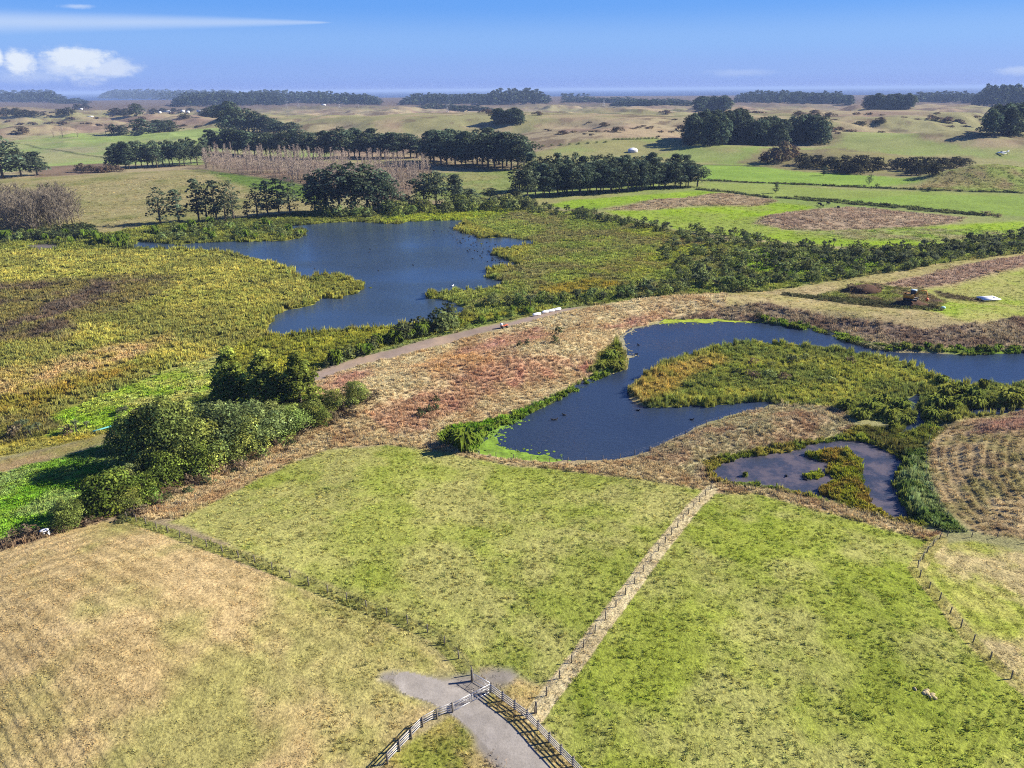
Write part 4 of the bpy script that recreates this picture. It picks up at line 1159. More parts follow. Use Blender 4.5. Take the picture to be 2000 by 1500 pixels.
PINKT = [make_bare(360 + k, 14, 4.6, MTWIG2, .12, 16, twigs=12, sp=.7) for k in range(3)]


def place(protos, name, p, H, W, label, cat, group=None, rz=None):
    pr = protos[random.randrange(len(protos))] if isinstance(protos, list) else protos
    k = H / pr.H; w = (W / pr.W) if W else k
    rz = random.uniform(0, 6.28) if rz is None else rz
    if len(pr.parts) == 1:
        o = obj(name, pr.parts[0][1], None, p, (0, 0, rz), (w, w, k)); return tag(o, label, cat, group)
    o = root(name, p, label, cat, group, rz, (w, w, k))
    for nm, me in pr.parts: obj(nm, me, o)
    return o


def px_tree(protos, name, px, yb, yt, wpx, label, cat, group=None, sink=.2):
    if wpx and (protos is PINES or protos is RAGGED): wpx = wpx * 1.28
    if wpx and protos is PLANT: wpx = wpx * 1.4
    p = pos(px, yb)
    x, y, z = project(p)
    Hm = 1.0
    x2, y2, z2 = project(p + Vector((0, 0, 10)))
    H = 10 * (yb - yt) / max(y - y2, .01)
    W = wpx * z / F_PX if wpx else None
    p.z -= sink
    return place(protos, name, p, H, W, label, cat, group)


ORD = ['', 'second', 'third', 'fourth', 'fifth', 'sixth', 'seventh', 'eighth', 'ninth', 'tenth', 'eleventh', 'twelfth', 'thirteenth', 'fourteenth', 'fifteenth', 'sixteenth', 'seventeenth', 'eighteenth', 'nineteenth', 'twentieth']


def nth(k, n):
    if k == 0: return 'leftmost'
    if k == n - 1: return 'rightmost'
    return ORD[k] + ' from the left' if k <= n // 2 else (ORD[n - 1 - k] + ' from the right')


def row(protos, name, pa, pb, n, ta, tb, wpx, label, cat, group, jx=3, jy=2, jt=5):
    for k in range(n):
        f = k / max(1, n - 1)
        px = pa[0] + (pb[0] - pa[0]) * f + random.uniform(-jx, jx); yb = pa[1] + (pb[1] - pa[1]) * f + random.uniform(-jy, jy)
        label_k = label.replace('pine', nth(k, n).split(' ')[0] + ' pine', 1) + (', counted ' + nth(k, n).split(' ', 1)[1] if ' ' in nth(k, n) else '')
        px_tree(protos, name, px, yb, ta + (tb - ta) * f + random.uniform(-jt, jt) + (yb - pa[1] - (pb[1] - pa[1]) * f) * .5, wpx * random.uniform(.85, 1.15), label_k, cat, group)


# shelter rows and clumps of pines round the lake
for a in ((6, 348, 263, 64, 'tallest dark pine cut by the left picture edge'), (42, 345, 290, 46, 'dark pine second from the left picture edge'), (73, 342, 297, 40, 'small dark pine right of the tall pines at the left edge')):
    px_tree(PINES, 'pine_tree', *a[:4], a[4], 'pine tree')
row(PINES, 'pine_tree', (224, 331), (372, 322), 15, 284, 270, 26, 'pine in the row left of the pink bare plantation', 'pine tree', 'pines left of the bare plantation')
row(PINES, 'pine_tree', (386, 322), (402, 318), 2, 270, 266, 24, 'pine at the left end of the long row behind the bare plantation', 'pine tree', 'pines at the plantation corner')
row(PINES, 'pine_tree', (415, 300), (655, 311), 24, 258, 256, 30, 'pine in the long row behind the pink bare plantation', 'pine tree', 'pines behind the bare plantation')
row(PINES, 'pine_tree', (668, 308), (815, 308), 13, 250, 266, 38, 'tall pine in the row right of the pink plantation', 'pine tree', 'pines right of the bare plantation')
row(PINES, 'pine_tree', (838, 318), (912, 326), 7, 258, 260, 40, 'pine of the left round clump with bare trunks', 'pine tree', 'left round pine clump')
row(PINES, 'pine_tree', (850, 313), (900, 318), 4, 256, 257, 40, 'pine of the left round clump with bare trunks', 'pine tree', 'left round pine clump')
row(PINES, 'pine_tree', (925, 328), (1025, 333), 8, 262, 268, 42, 'pine of the right round clump with bare trunks', 'pine tree', 'right round pine clump')
row(PINES, 'pine_tree', (935, 320), (1010, 326), 5, 254, 257, 44, 'pine of the right round clump with bare trunks', 'pine tree', 'right round pine clump')
row(PINES, 'pine_tree', (1014, 389), (1360, 364), 24, 324, 316, 32, 'pine in the front row of the wide shelterbelt', 'pine tree', 'front row of the wide shelterbelt')
row(PINES, 'pine_tree', (1040, 374), (1350, 353), 20, 300, 306, 32, 'pine in the back row of the wide shelterbelt', 'pine tree', 'back row of the wide shelterbelt', jt=7)
row(PINES, 'pine_tree', (1065, 384), (1340, 362), 14, 318, 312, 32, 'pine in the middle row of the wide shelterbelt', 'pine tree', 'middle row of the wide shelterbelt', jt=7)
for a in ((616, 414, 345, 40, 'leaning pine at the left of the big lakeside clump'), (636, 414, 330, 58, 'second pine from the left in the big lakeside clump'), (664, 416, 320, 60, 'tall pine left of centre in the big lakeside clump'),
          (694, 417, 317, 60, 'tallest pine in the big lakeside clump'), (718, 415, 319, 58, 'pine right of the tallest in the big lakeside clump'), (740, 414, 330, 52, 'second pine from the right in the big lakeside clump'),
          (758, 412, 338, 44, 'rightmost pine of the big lakeside clump')):
    px_tree(PINES, 'pine_tree', *a[:4], a[4], 'pine tree', 'pines of the big lakeside clump')
for a in ((793, 403, 378, 24, 'small dark pine between the lakeside clumps'), (828, 402, 337, 42, 'left pine of the lakeside pair behind the shrubs'), (852, 402, 334, 46, 'right pine of the lakeside pair behind the shrubs'),
          (889, 400, 342, 38, 'thin airy pine right of the lakeside pair'), (919, 398, 368, 34, 'low rounded pine right of the airy pine'), (958, 392, 366, 26, 'little pointed pine in front of the centre field'), (1004, 392, 362, 26, 'little pointed pine at the left end of the shelterbelt')):
    px_tree(PINES, 'pine_tree', *a[:4], a[4], 'pine tree')
for a in ((314, 438, 364, 38, 'dark pine left of its twin at the left lake arm'), (350, 436, 371, 40, 'dark pine right of its twin at the left lake arm'), (389, 432, 351, 36, 'leftmost pine of the ragged group above the left lake arm'),
          (405, 432, 356, 32, 'second pine of the ragged group above the left lake arm'), (424, 432, 354, 34, 'third pine of the ragged group above the left lake arm'), (441, 432, 356, 30, 'fourth pine of the ragged group above the left lake arm'),
          (457, 430, 351, 30, 'rightmost pine of the ragged group above the left lake arm'), (484, 425, 392, 16, 'sparse broken pine standing alone above the lake arm'), (503, 422, 357, 32, 'first pine of the group of four left of the big clump'),
          (524, 423, 354, 34, 'second pine of the group of four left of the big clump'), (546, 423, 349, 36, 'third pine of the group of four left of the big clump'), (567, 421, 345, 38, 'last pine of the group of four left of the big clump')):
    px_tree(RAGGED, 'pine_tree', *a[:4], a[4], 'pine tree')
# pines on the knoll behind
for k, (x, b, t) in enumerate(((440, 258, 215), (455, 257, 207), (470, 257, 210), (487, 258, 211), (503, 259, 216), (520, 260, 224), (535, 261, 230), (548, 262, 236), (573, 263, 237))):
    px_tree(PLANT, 'pine_tree', x, b, t, 26, 'pine on the pale knoll behind the long row', 'pine tree', 'pines on the knoll')
row(PLANT, 'pine_tree', (400, 230), (455, 228), 6, 214, 194, 26, 'dark pine in the far clump left of the knoll', 'pine tree', 'far clump left of the knoll')


def grove(protos, name, poly, n, hpx, wpx, label, cat, group, jt=.15, sort=True):
    P = np.array([[float(q) for q in p.split(',')] for p in poly.split()]); got = 0; lo = P.min(0); hi = P.max(0)
    while got < n:
        c = RNG.uniform(lo, hi)
        if sdist(c[0:1], c[1:2], P, 500)[0] > 0:
            f = (c[0] - lo[0]) / (hi[0] - lo[0]); g = (c[1] - lo[1]) / (hi[1] - lo[1])
            wd = ('front ' if g > .6 else 'back ') + ('left' if f < .34 else 'middle' if f < .67 else 'right') + ' part'
            px_tree(protos, name, c[0], c[1], c[1] - hpx * RNG.uniform(1 - jt, 1 + jt), wpx * RNG.uniform(.85, 1.2), label + ', ' + wd, cat, group + ', ' + wd); got += 1


grove(PLANT, 'pine_tree', "1342,281 1350,274 1450,271 1468,284 1345,287", 36, 58, 26, 'pine in the left half of the double plantation', 'pine tree', 'left half of the double plantation', .08)
grove(PLANT, 'pine_tree', "1444,284 1452,274 1600,270 1626,280 1620,286 1450,288", 40, 48, 26, 'pine in the right half of the double plantation', 'pine tree', 'right half of the double plantation', .08)
grove(PLANT, 'pine_tree', "1354,218 1370,213 1418,213 1432,218", 22, 27, 18, 'pine of the round clump above the double plantation', 'pine tree', 'round far clump', .1)
grove(PLANT, 'pine_tree', "1672,215 1690,211 1770,209 1782,214", 22, 28, 18, 'pine of the broad far clump right of the round clump', 'pine tree', 'broad far clump', .1)
grove(PLANT, 'pine_tree', "1915,264 1940,252 2060,246 2070,268 1940,268", 34, 54, 28, 'pine of the big dark block at the right picture edge', 'pine tree', 'dark block at the right edge', .1)
grove(PLANT, 'pine_tree', "958,243 970,238 1012,236 1018,242", 12, 28, 20, 'pine of the small clump on the centre dunes', 'pine tree', 'small clump on the dunes', .1)
grove(FARP, 'pine_tree', "1080,197 1100,194 1150,194 1158,197", 12, 12, 14, 'far pine of the clump against the sea', 'pine tree', 'far clump against the sea', .1)
grove(FARP, 'pine_tree', "1642,207 1670,207 1668,203 1645,203", 7, 20, 13, 'far pine of the narrow clump left of the broad clump', 'pine tree', 'narrow far clump', .1)
for a in ((267, 227, 201, 20, 'dark shaggy pine on the far left slope near the houses'), (222, 262, 241, 16, 'small dark pine right of the bare trees behind the left field'), (241, 262, 244, 18, 'small dark pine left of the broad pair behind the left field'),
          (279, 261, 231, 36, 'broad dark pine behind the left green field'), (309, 258, 233, 30, 'left of the two touching pines behind the left green field'), (331, 257, 234, 30, 'right of the two touching pines behind the left green field')):
    px_tree(PLANT, 'pine_tree', *a[:4], a[4], 'pine tree')
# far woods: each reads as one dark mass


def wood(name, label, outline, hpx, step):
    """outline: pixel strip x0,x1,y of its foot; many small far crowns joined in one mesh"""
    x0, x1, yb0, yb1, rows_ = outline
    V = []; Q = []; C = []; NR = []; off = 0; prs = []
    for pr in FARP:
        mm = pr.parts[0][1]; nv = len(mm.vertices); co = np.empty(nv * 3, np.float32); mm.vertices.foreach_get('co', co)
        cc = np.empty(nv * 4, np.float32); mm.color_attributes['Col'].data.foreach_get('color', cc)
        nn = np.empty(nv * 3, np.float32); mm.attributes['nrm'].data.foreach_get('vector', nn)
        prs.append((co.reshape(-1, 3), cc.reshape(-1, 4)[:, :3], nn.reshape(-1, 3), np.array([list(p.vertices) for p in mm.polygons if len(p.vertices) == 4])))
    for rw in range(rows_):
        x = x0 + RNG.uniform(0, step)
        while x < x1:
            e = min(x - x0, x1 - x) / 25
            yb = yb0 + (yb1 - yb0) * (x - x0) / (x1 - x0) - rw * 1.6 + RNG.uniform(-.5, .5)
            p = pos(x, yb); _, ya, z = project(p); _, y2, _ = project(p + Vector((0, 0, 10)))
            hp = 1.25 * hpx * min(1, .45 + .55 * e) * RNG.uniform(.8, 1.15)
            H = 10 * hp / max(ya - y2, .01); co, cc, nn, qq = prs[RNG.integers(0, 3)]
            a = RNG.uniform(0, 6.28); W = step * 2.4 * z / F_PX / 12 * RNG.uniform(.85, 1.2)
            v = co * np.array([W, W, H / 20]); v = np.stack([v[:, 0] * math.cos(a) - v[:, 1] * math.sin(a), v[:, 0] * math.sin(a) + v[:, 1] * math.cos(a), v[:, 2]], 1) + np.array(p) - [0, 0, 1]
            V.append(v); C.append(cc); NR.append(nn); Q.append(qq + off); off += len(v); x += step * RNG.uniform(.8, 1.2)
    o = obj(name, mesh_np(name, np.concatenate(V), [np.concatenate(Q)], ML, np.concatenate(C), nrm=np.concatenate(NR)))
    tag(o, label, 'wood', kind='stuff')


wood('far_wood', 'far dark wood at the left end of the skyline', (-60, 128, 199, 201, 4), 15, 7)
wood('far_wood', 'long low far wood along the skyline left of centre', (196, 480, 193, 197, 4), 12, 7)
wood('far_wood', 'dark far wood in front of the long skyline wood', (338, 560, 208, 205, 4), 17, 7)
wood('far_wood', 'far wood running right behind the dark wood', (470, 745, 198, 205, 4), 14, 7)
wood('far_wood', 'far wood right of the pylons', (785, 965, 204, 203, 4), 13, 7)
wood('far_wood', 'pair of rounded far woods under the sea horizon', (935, 1072, 205, 202, 4), 19, 8)
wood('far_wood', 'far scrubby wood below the sea in the middle', (1195, 1350, 207, 205, 3), 8, 7)
wood('far_wood', 'far skyline wood right of the round clump', (1435, 1665, 200, 203, 4), 14, 7)
wood('far_wood', 'low skyline wood behind the broad far clump', (1775, 1920, 199, 199, 4), 12, 7)
wood('far_wood', 'high far wood at the right end of the skyline', (1900, 2080, 207, 207, 4), 28, 8)
for x0_, x1_, y_, lb in ((880, 960, 216, 'strip of far scrub left of the small dune clump'), (1100, 1250, 200, 'strip of far scrub under the sea horizon'), (110, 175, 202, 'far hedge trees right of the left skyline wood'),
                         (820, 900, 212, 'strip of far scrub below the pylons')):
    wood('far_scrub', lb, (x0_, x1_, y_, y_, 2), 7, 9)
# bare trees
grove(POPLAR, 'bare_tree', "-60,462 -60,436 60,422 140,428 182,455 90,460", 80, 66, 48, 'leafless grey brown tree in the bare grove at the picture left', 'bare tree', 'bare grove at the left edge', .12)
grove(PINKT, 'bare_tree', "400,330 402,322 640,352 770,388 800,386 832,338 840,345 802,392 760,392 640,369 560,352", 85, 40, 17, 'leafless pinkish tree on the edge of the plantation', 'bare tree', 'edge trees of the pink plantation', .12)
grove(PINKT, 'bare_tree', "400,328 400,312 640,318 830,330 826,350 770,385 640,352 520,340", 110, 36, 17, 'leafless pinkish tree inside the plantation', 'bare tree', 'inner trees of the pink plantation', .12)
for a in ((207, 262, 238, 20), (233, 262, 240, 18), (252, 262, 242, 16)):
    px_tree(PINKT, 'bare_tree', *a, 'leafless tree among the small pines behind the left field', 'bare tree', 'bare trees behind the left field')
for a in ((123, 268, 246, 22), (152, 268, 248, 16), (105, 268, 250, 14)):
    px_tree(PINKT, 'bare_tree', *a, 'leafless tree on the far side of the left field', 'bare tree', 'bare trees beyond the left field')
def mass(protos, name, label, poly, n, hpx, wpx, mat, jt=.12, thick=None):
    P = np.array([[float(q) for q in p.split(',')] for p in poly.split()]); lo = P.min(0); hi = P.max(0); V = []; F4 = []; F3 = []; C = []; NR = []; off = 0; got = 0
    while got < n:
        c = RNG.uniform(lo, hi)
        if sdist(c[0:1], c[1:2], P, 500)[0] < 0: continue
        p = pos(*c)
        if thick is not None and fbm(np.array([p.x]), np.array([p.y]), thick, 3, 51)[0] < RNG.uniform(.5, .6): continue
        _, y1, z = project(p); _, y2, _ = project(p + Vector((0, 0, 10))); pr = protos[RNG.integers(0, len(protos))]
        k = 10 * hpx * RNG.uniform(1 - jt, 1 + jt) / max(y1 - y2, .01) / pr.H; kw = wpx * RNG.uniform(.8, 1.25) * z / F_PX / pr.W; a = RNG.uniform(0, 6.28)
        for nm, me in pr.parts:
            nv = len(me.vertices); co = np.empty(nv * 3, np.float32); me.vertices.foreach_get('co', co); v = co.reshape(-1, 3) * [kw, kw, k]
            V.append(np.stack([v[:, 0] * math.cos(a) - v[:, 1] * math.sin(a), v[:, 0] * math.sin(a) + v[:, 1] * math.cos(a), v[:, 2] - .2], 1) + np.array(p))
            if 'Col' in me.color_attributes:
                cc = np.empty(nv * 4, np.float32); me.color_attributes['Col'].data.foreach_get('color', cc); C.append(cc.reshape(-1, 4)[:, :3])
                nn = np.empty(nv * 3, np.float32); me.attributes['nrm'].data.foreach_get('vector', nn); NR.append(nn.reshape(-1, 3))
            vs = [tuple(q.vertices) for q in me.polygons]
            F4.append(np.array([q for q in vs if len(q) == 4]).reshape(-1, 4).astype(int) + off); F3.append(np.array([q for q in vs if len(q) == 3]).reshape(-1, 3).astype(int) + off); off += nv
        got += 1
    fs = [f for f in (np.concatenate(F4), np.concatenate(F3)) if len(f)]
    tag(obj(name, mesh_np(name, np.concatenate(V), fs, mat, np.concatenate(C) if C else None, nrm=np.concatenate(NR) if NR else None)), label, 'scrub' if C else 'saplings', kind='stuff')


mass(PINKT[:1], 'sapling_stand', 'mass of leafless pinkish saplings filling the plantation', "400,331 400,310 640,317 832,330 830,345 795,390 765,389 640,367 560,351", 170, 36, 16, MTWIG2)
mass(DSHRUB, 'undergrowth', 'dark undergrowth at the foot of the bare grove', "60,464 90,455 175,448 185,458 130,466 40,470", 45, 16, 24, ML)
LOWS = [single(make_broad(318 + k, 2.2, 5, A(150, 130, 106), 1.2, 6, 6, .04, r0=.05), 'low_scrub') for k in range(2)]
mass(LOWS, 'dune_scrub', 'patches of low brown scrub over the far dunes right of centre', "1040,275 1060,235 1330,232 1330,262 1260,276", 22, 2.6, 15, ML, .4, 60)
mass(LOWS, 'dune_scrub', 'patches of low brown scrub over the far right dunes', "1440,240 1460,216 1940,222 1900,262 1650,262", 45, 3.2, 15, ML, .4, 70)
mass(LOWS, 'dune_scrub', 'patches of low brown scrub over the far left dunes', "0,255 0,215 420,213 400,250", 45, 3.6, 14, ML, .4, 60)

# scrub among the far dunes
for a in ((1510, 318, 288, 34), (1528, 315, 275, 40), (1548, 308, 284, 30), (1495, 316, 296, 30)):
    px_tree(BSCRUB, 'scrub_tree', *a, 'brown leafless scrub tree in front of the double plantation', 'scrub tree', 'brown scrub before the plantation')
for a in ((1568, 322, 300, 34), (1595, 326, 302, 36), (1622, 330, 305, 40), (1650, 334, 304, 44), (1680, 336, 302, 46), (1708, 332, 306, 40), (1575, 330, 312, 26), (1640, 338, 316, 34), (1668, 340, 318, 34)):
    px_tree(SCRUB, 'scrub_tree', *a, 'dark scrub tree in the left bank of scrub on the right slope', 'scrub tree', 'left scrub bank')
for a in ((1752, 330, 308, 36), (1778, 334, 307, 42), (1806, 338, 306, 44), (1836, 332, 307, 40), (1862, 328, 306, 38), (1884, 322, 308, 28), (1790, 342, 318, 36), (1820, 341, 318, 34)):
    px_tree(SCRUB, 'scrub_tree', *a, 'dark scrub tree in the right bank of scrub on the right slope', 'scrub tree', 'right scrub bank')
for a in ((12, 226, 211, 26), (32, 226, 211, 26), (52, 226, 214, 22), (68, 225, 216, 20), (120, 225, 212, 20), (135, 225, 210, 24), (152, 214, 203, 18), (168, 212, 202, 20), (228, 224, 211, 30), (246, 225, 212, 26), (300, 222, 212, 18), (318, 219, 211, 20),
          (340, 219, 211, 14), (372, 217, 210, 16), (360, 231, 223, 24), (1680, 243, 236, 24), (1720, 240, 233, 20)):
    px_tree(SCRUB, 'scrub_tree', *a, 'dark rounded tree scattered over the far dunes', 'scrub tree', 'scattered far trees')
for a in ((45, 262, 246, 30), (1100, 262, 254, 26), (1205, 258, 247, 26), (1180, 246, 238, 22), (1330, 255, 243, 24), (950, 222, 213, 30), (1050, 225, 217, 22), (1300, 222, 214, 24), (1560, 226, 216, 26), (1590, 224, 214, 24), (1620, 228, 219, 26), (1830, 236, 228, 24), (1850, 238, 229, 24), (1720, 236, 228, 20)):
    px_tree(BSCRUB, 'scrub_tree', *a, 'brown scrub patch on the far dunes', 'scrub tree', 'far brown scrub')
for k in range(20):
    x = 1050 + 22 * k if k < 8 else 1200 + 7.5 * (k - 8)
    y = 286 - 9 * k / 8 if k < 8 else 273 - .2 * (k - 8)
    px_tree(SHRUB, 'shrub', x * .8 + 220 if k < 8 else x, y, y - 4, 8, 'dark shrub in the line below the centre dunes', 'shrub', 'shrub line below the dunes')
for a in ((1697, 361, 338, 11, 'slim tree alone in the bright field on the right'), (1609, 343, 324, 13, 'small tree at the edge of the scrub bank shadow'), (1515, 377, 358, 12, 'small thin tree beside the drain line on the right')):
    px_tree(RAGGED, 'field_tree', *a[:4], a[4], 'tree')
for a in ((1712, 367, 358, 13, 'round dark bush on the drain line right of the slim tree'), (1814, 374, 364, 14, 'round dark bush at the foot of the dry mound'), (1925, 420, 411, 26, 'grey brown bush at the end of the double drain'), (1950, 424, 416, 20, 'second grey brown bush past the end of the double drain')):
    px_tree(DSHRUB if a[0] < 1900 else BSHRUB, 'shrub', *a[:4], a[4], 'shrub')
for a in ((160, 336, 318, 28), (178, 337, 322, 30), (198, 337, 324, 28), (215, 336, 320, 26), (228, 335, 322, 24)):
    px_tree(BSCRUB, 'scrub_tree', *a, 'grey brown scrub in front of the left pine row', 'scrub tree', 'scrub before the left pine row')

# shrubs and cabbage trees of the wetland
SG = {'a': ('the scrub line north of the right marsh', 'north marsh edge'), 'b': ('the dense belt below the bright pasture', 'dense shrub belt'),
      'c': ('the scrub line above the dry bank', 'near marsh edge'), 'd': ('the far lake shore under the pines', 'far lake shore'),
      'e': ('the strip between the lake and the gravel track', 'lake side of the track'), 'f': ('the shore of the left lake arm', 'left lake arm')}


JOIN = {}


def shrubs(kinds, s, n, hm, key, wm=None, single_share=1.0):
    P = np.array([[float(q) for q in p.split(',')] for p in s.split()]); lo = P.min(0); hi = P.max(0); got = 0
    cand = []
    while len(cand) < n:
        c = RNG.uniform(lo, hi)
        if sdist(c[0:1], c[1:2], P, 500)[0] < 0: continue
        p = pos(*c)
        if water_sd(np.array([p.x]), np.array([p.y]))[0] > -.5: continue
        cand.append((c[1], c[0], p))
    cand.sort(key=lambda q: -q[0]); nk = int(n * single_share)
    sel = sorted(cand[:nk], key=lambda q: q[1])
    for i, (cy, cx, p) in enumerate(sel + cand[nk:]):
        pr, nm = kinds[RNG.integers(0, len(kinds))]
        h = hm * RNG.uniform(.65, 1.4); p.z -= .1
        w = None if wm is None else wm * RNG.uniform(.8, 1.25)
        if i >= nk: JOIN.setdefault(key, []).append((random.choice(pr), p, h, w)); continue
        word = {'cabbage_tree': 'spiky cabbage tree', 'flax_bush': 'bladed flax bush'}.get(nm, 'rounded shrub')
        place_ = ('at the left end of', 'left of the middle of', 'right of the middle of', 'at the right end of')[min(3, int(4 * i / max(1, nk)))]
        lb, g = SG[key]
        place(pr, nm, p, h, w, '%s %s %s' % (word, place_.replace('at the left end of', 'at left in').replace('left of the middle of', 'left of centre in').replace('right of the middle of', 'right of centre in').replace('at the right end of', 'at right in'), lb), nm.replace('_', ' '), g + ' ' + nm.replace('_', ' ') + ' group ' + place_.split(' the ')[1].replace(' of', ''))


KS = (SHRUB, 'shrub'); KD = (DSHRUB, 'shrub'); KL = (GSHRUB, 'shrub'); KC = (CABS, 'cabbage_tree'); KF = (FLAX, 'flax_bush'); KG = (GSHRUB, 'shrub')
shrubs([KD, KS, KC], "985,408 1000,400 1060,402 1160,412 1180,424 1330,446 1500,468 1490,480 1330,460 1160,432 1050,418", 120, 2.8, 'a', None, .22)
shrubs([KD, KS, KC, KC, KS, KL], "1290,478 1350,462 1480,478 1700,492 1860,478 2020,452 2020,494 1900,506 1800,524 1690,540 1560,552 1450,556 1380,560 1330,540 1300,510", 420, 2.7, 'b', None, .13)
shrubs([KD, KC, KC], "1560,478 1700,492 1860,480 2020,455 2020,490 1860,505 1700,522 1600,520", 150, 3.3, 'b', None, .2)
shrubs([KD, KS, KG, KC], "935,602 980,594 1100,588 1250,556 1340,530 1420,545 1500,556 1520,566 1400,570 1250,582 1150,590 1050,600", 90, 3.0, 'c', None, .5)
shrubs([KG, KS, KG], "620,424 640,414 760,408 880,404 1000,396 1010,406 880,416 760,424 640,428", 44, 5.2, 'd', None, .6)
shrubs([KS, KD], "870,405 1000,395 1060,402 1060,412 980,412 880,412", 26, 5.0, 'd', None, .5)
shrubs([KS, KD, KF], "628,722 660,702 740,672 800,650 900,626 912,634 820,656 760,676 680,706", 46, 2.6, 'e')
shrubs([KD, KS], "760,668 800,648 900,618 912,632 860,650 800,668", 12, 4.0, 'e')
shrubs([KG, KF], "1000,605 1060,598 1060,606 930,640 900,645", 14, 1.6, 'e')
shrubs([KS, KF, KG], "290,470 300,448 380,440 500,436 590,446 590,462 500,466 380,470", 60, 3.0, 'f', None, .35)
shrubs([KS, KF], "0,470 0,460 200,462 250,470 240,486 120,474", 40, 3.0, 'f', None, .3)

for key, items in JOIN.items():
    V = []; F4 = []; F3 = []; C = []; NR = []; off = 0; cache = {}
    for pr, p, h, w in items:
        me = pr.parts[0][1]
        if me.name not in cache:
            nv = len(me.vertices); co = np.empty(nv * 3, np.float32); me.vertices.foreach_get('co', co); cc = np.empty(nv * 4, np.float32); me.color_attributes['Col'].data.foreach_get('color', cc)
            nn = np.empty(nv * 3, np.float32); me.attributes['nrm'].data.foreach_get('vector', nn)
            vs = [tuple(q.vertices) for q in me.polygons]
            cache[me.name] = (co.reshape(-1, 3), cc.reshape(-1, 4)[:, :3], nn.reshape(-1, 3), np.array([q for q in vs if len(q) == 4]).reshape(-1, 4), np.array([q for q in vs if len(q) == 3]).reshape(-1, 3))
        co, cc, nn, q4, q3 = cache[me.name]; k = h / pr.H; kw = k if w is None else w / pr.W; a = RNG.uniform(0, 6.28)
        v = co * [kw, kw, k]; V.append(np.stack([v[:, 0] * math.cos(a) - v[:, 1] * math.sin(a), v[:, 0] * math.sin(a) + v[:, 1] * math.cos(a), v[:, 2]], 1) + np.array(p))
        C.append(cc * RNG.uniform(.8, 1.25)); NR.append(nn); F4.append(q4 + off); F3.append(q3 + off); off += len(co)
    fs = [np.concatenate(f) for f in (F4, F3)]
    tag(obj('wetland_scrub', mesh_np('wetland_scrub', np.concatenate(V), [f for f in fs if len(f)], ML, np.concatenate(C), nrm=np.concatenate(NR))), 'mass of small shrubs filling ' + SG[key][0], 'scrub', kind='stuff')

# the tree group left of the track
for a in ((CONIF, 'conifer', 460, 800, 676, 100, 'leftmost of three tall dense olive green conifers'), (CONIF, 'conifer', 525, 800, 680, 104, 'middle of three tall dense olive green conifers'), (CONIF, 'conifer', 588, 796, 686, 96, 'rightmost of three tall dense olive green conifers'),
          (GREYT, 'broadleaf_tree', 440, 888, 782, 130, 'pale grey green broad tree below the leftmost conifer'), (GREYT, 'broadleaf_tree', 510, 866, 786, 104, 'pale grey green tree below the middle conifer'),
          (BROAD, 'broadleaf_tree', 340, 915, 778, 124, 'big dark green tree left of the pale broad tree'), (BROAD, 'broadleaf_tree', 275, 912, 806, 96, 'leftmost round dark tree casting a long shadow'),
          (BROAD, 'broadleaf_tree', 385, 918, 820, 110, 'dark tree in front of the pale broad tree'), (BROAD, 'broadleaf_tree', 570, 842, 792, 90, 'mid green tree below the rightmost conifer'),
          (BROAD, 'broadleaf_tree', 612, 824, 782, 66, 'smaller mid green tree at the right of the conifers'), (BROAD, 'broadleaf_tree', 480, 888, 812, 90, 'dark tree in the hollow below the middle conifer'),
          (YELT, 'broadleaf_tree', 390, 925, 862, 74, 'yellow green bushy tree in front of the big dark tree'), (YELT, 'broadleaf_tree', 322, 950, 884, 80, 'low olive tree at the foot of the leftmost round tree'),
          (YELT, 'broadleaf_tree', 222, 1000, 916, 110, 'wide domed tree standing alone below the group'), (YELT, 'broadleaf_tree', 284, 985, 925, 64, 'yellow green bush touching the wide domed tree'),
          (BROAD, 'broadleaf_tree', 135, 1030, 976, 66, 'small grey green tree nearest the mown field'), (BROAD, 'broadleaf_tree', 652, 802, 760, 50, 'small dark tree right of the group by the dry bank'),
          (BROAD, 'broadleaf_tree', 697, 790, 742, 52, 'small dark tree with pale trunk furthest right of the group'), (GREYT, 'broadleaf_tree', 318, 868, 786, 76, 'olive brown tree behind the leftmost round tree')):
    px_tree(a[0], *a[1:6], a[6], 'tree')
for a in ((BROAD, 300, 935, 870, 62, 'small olive tree leaning out between the round trees'), (GREYT, 255, 955, 905, 46, 'little grey green tree above the wide domed tree'), (BROAD, 430, 905, 850, 70, 'dark bushy tree under the pale broad tree'),
          (YELT, 470, 880, 838, 60, 'olive bush at the foot of the pale broad tree'), (BROAD, 540, 858, 806, 70, 'mid green bush in the gap below the conifers'), (YELT, 620, 828, 790, 46, 'olive bush at the right foot of the conifers'),
          (BROAD, 400, 822, 780, 66, 'dark treetop behind the pale broad tree'), (BROAD, 250, 880, 820, 60, 'slender dark tree at the far left of the thicket'), (GREYT, 355, 850, 784, 80, 'grey olive treetop behind the big dark tree'),
          (BROAD, 245, 1000, 950, 60, 'dark lower bush leaning on the wide domed tree'), (BROAD, 180, 1005, 962, 54, 'dark bush left of the wide domed tree'), (GREYT, 585, 826, 792, 60, 'grey green tree in front of the rightmost conifer')):
    px_tree(a[0], 'broadleaf_tree', *a[1:5], a[5], 'tree')
SL = (((595, 846), (640, 815), (668, 806), (690, 812), (715, 786), (735, 776), (620, 830), (655, 825)), 'brown twiggy shrub right of the tree group')
for x, y in SL[0]: px_tree(BSHRUB, 'shrub', x, y, y - random.uniform(14, 24), random.uniform(22, 34), SL[1], 'shrub', 'brown shrubs right of the tree group')
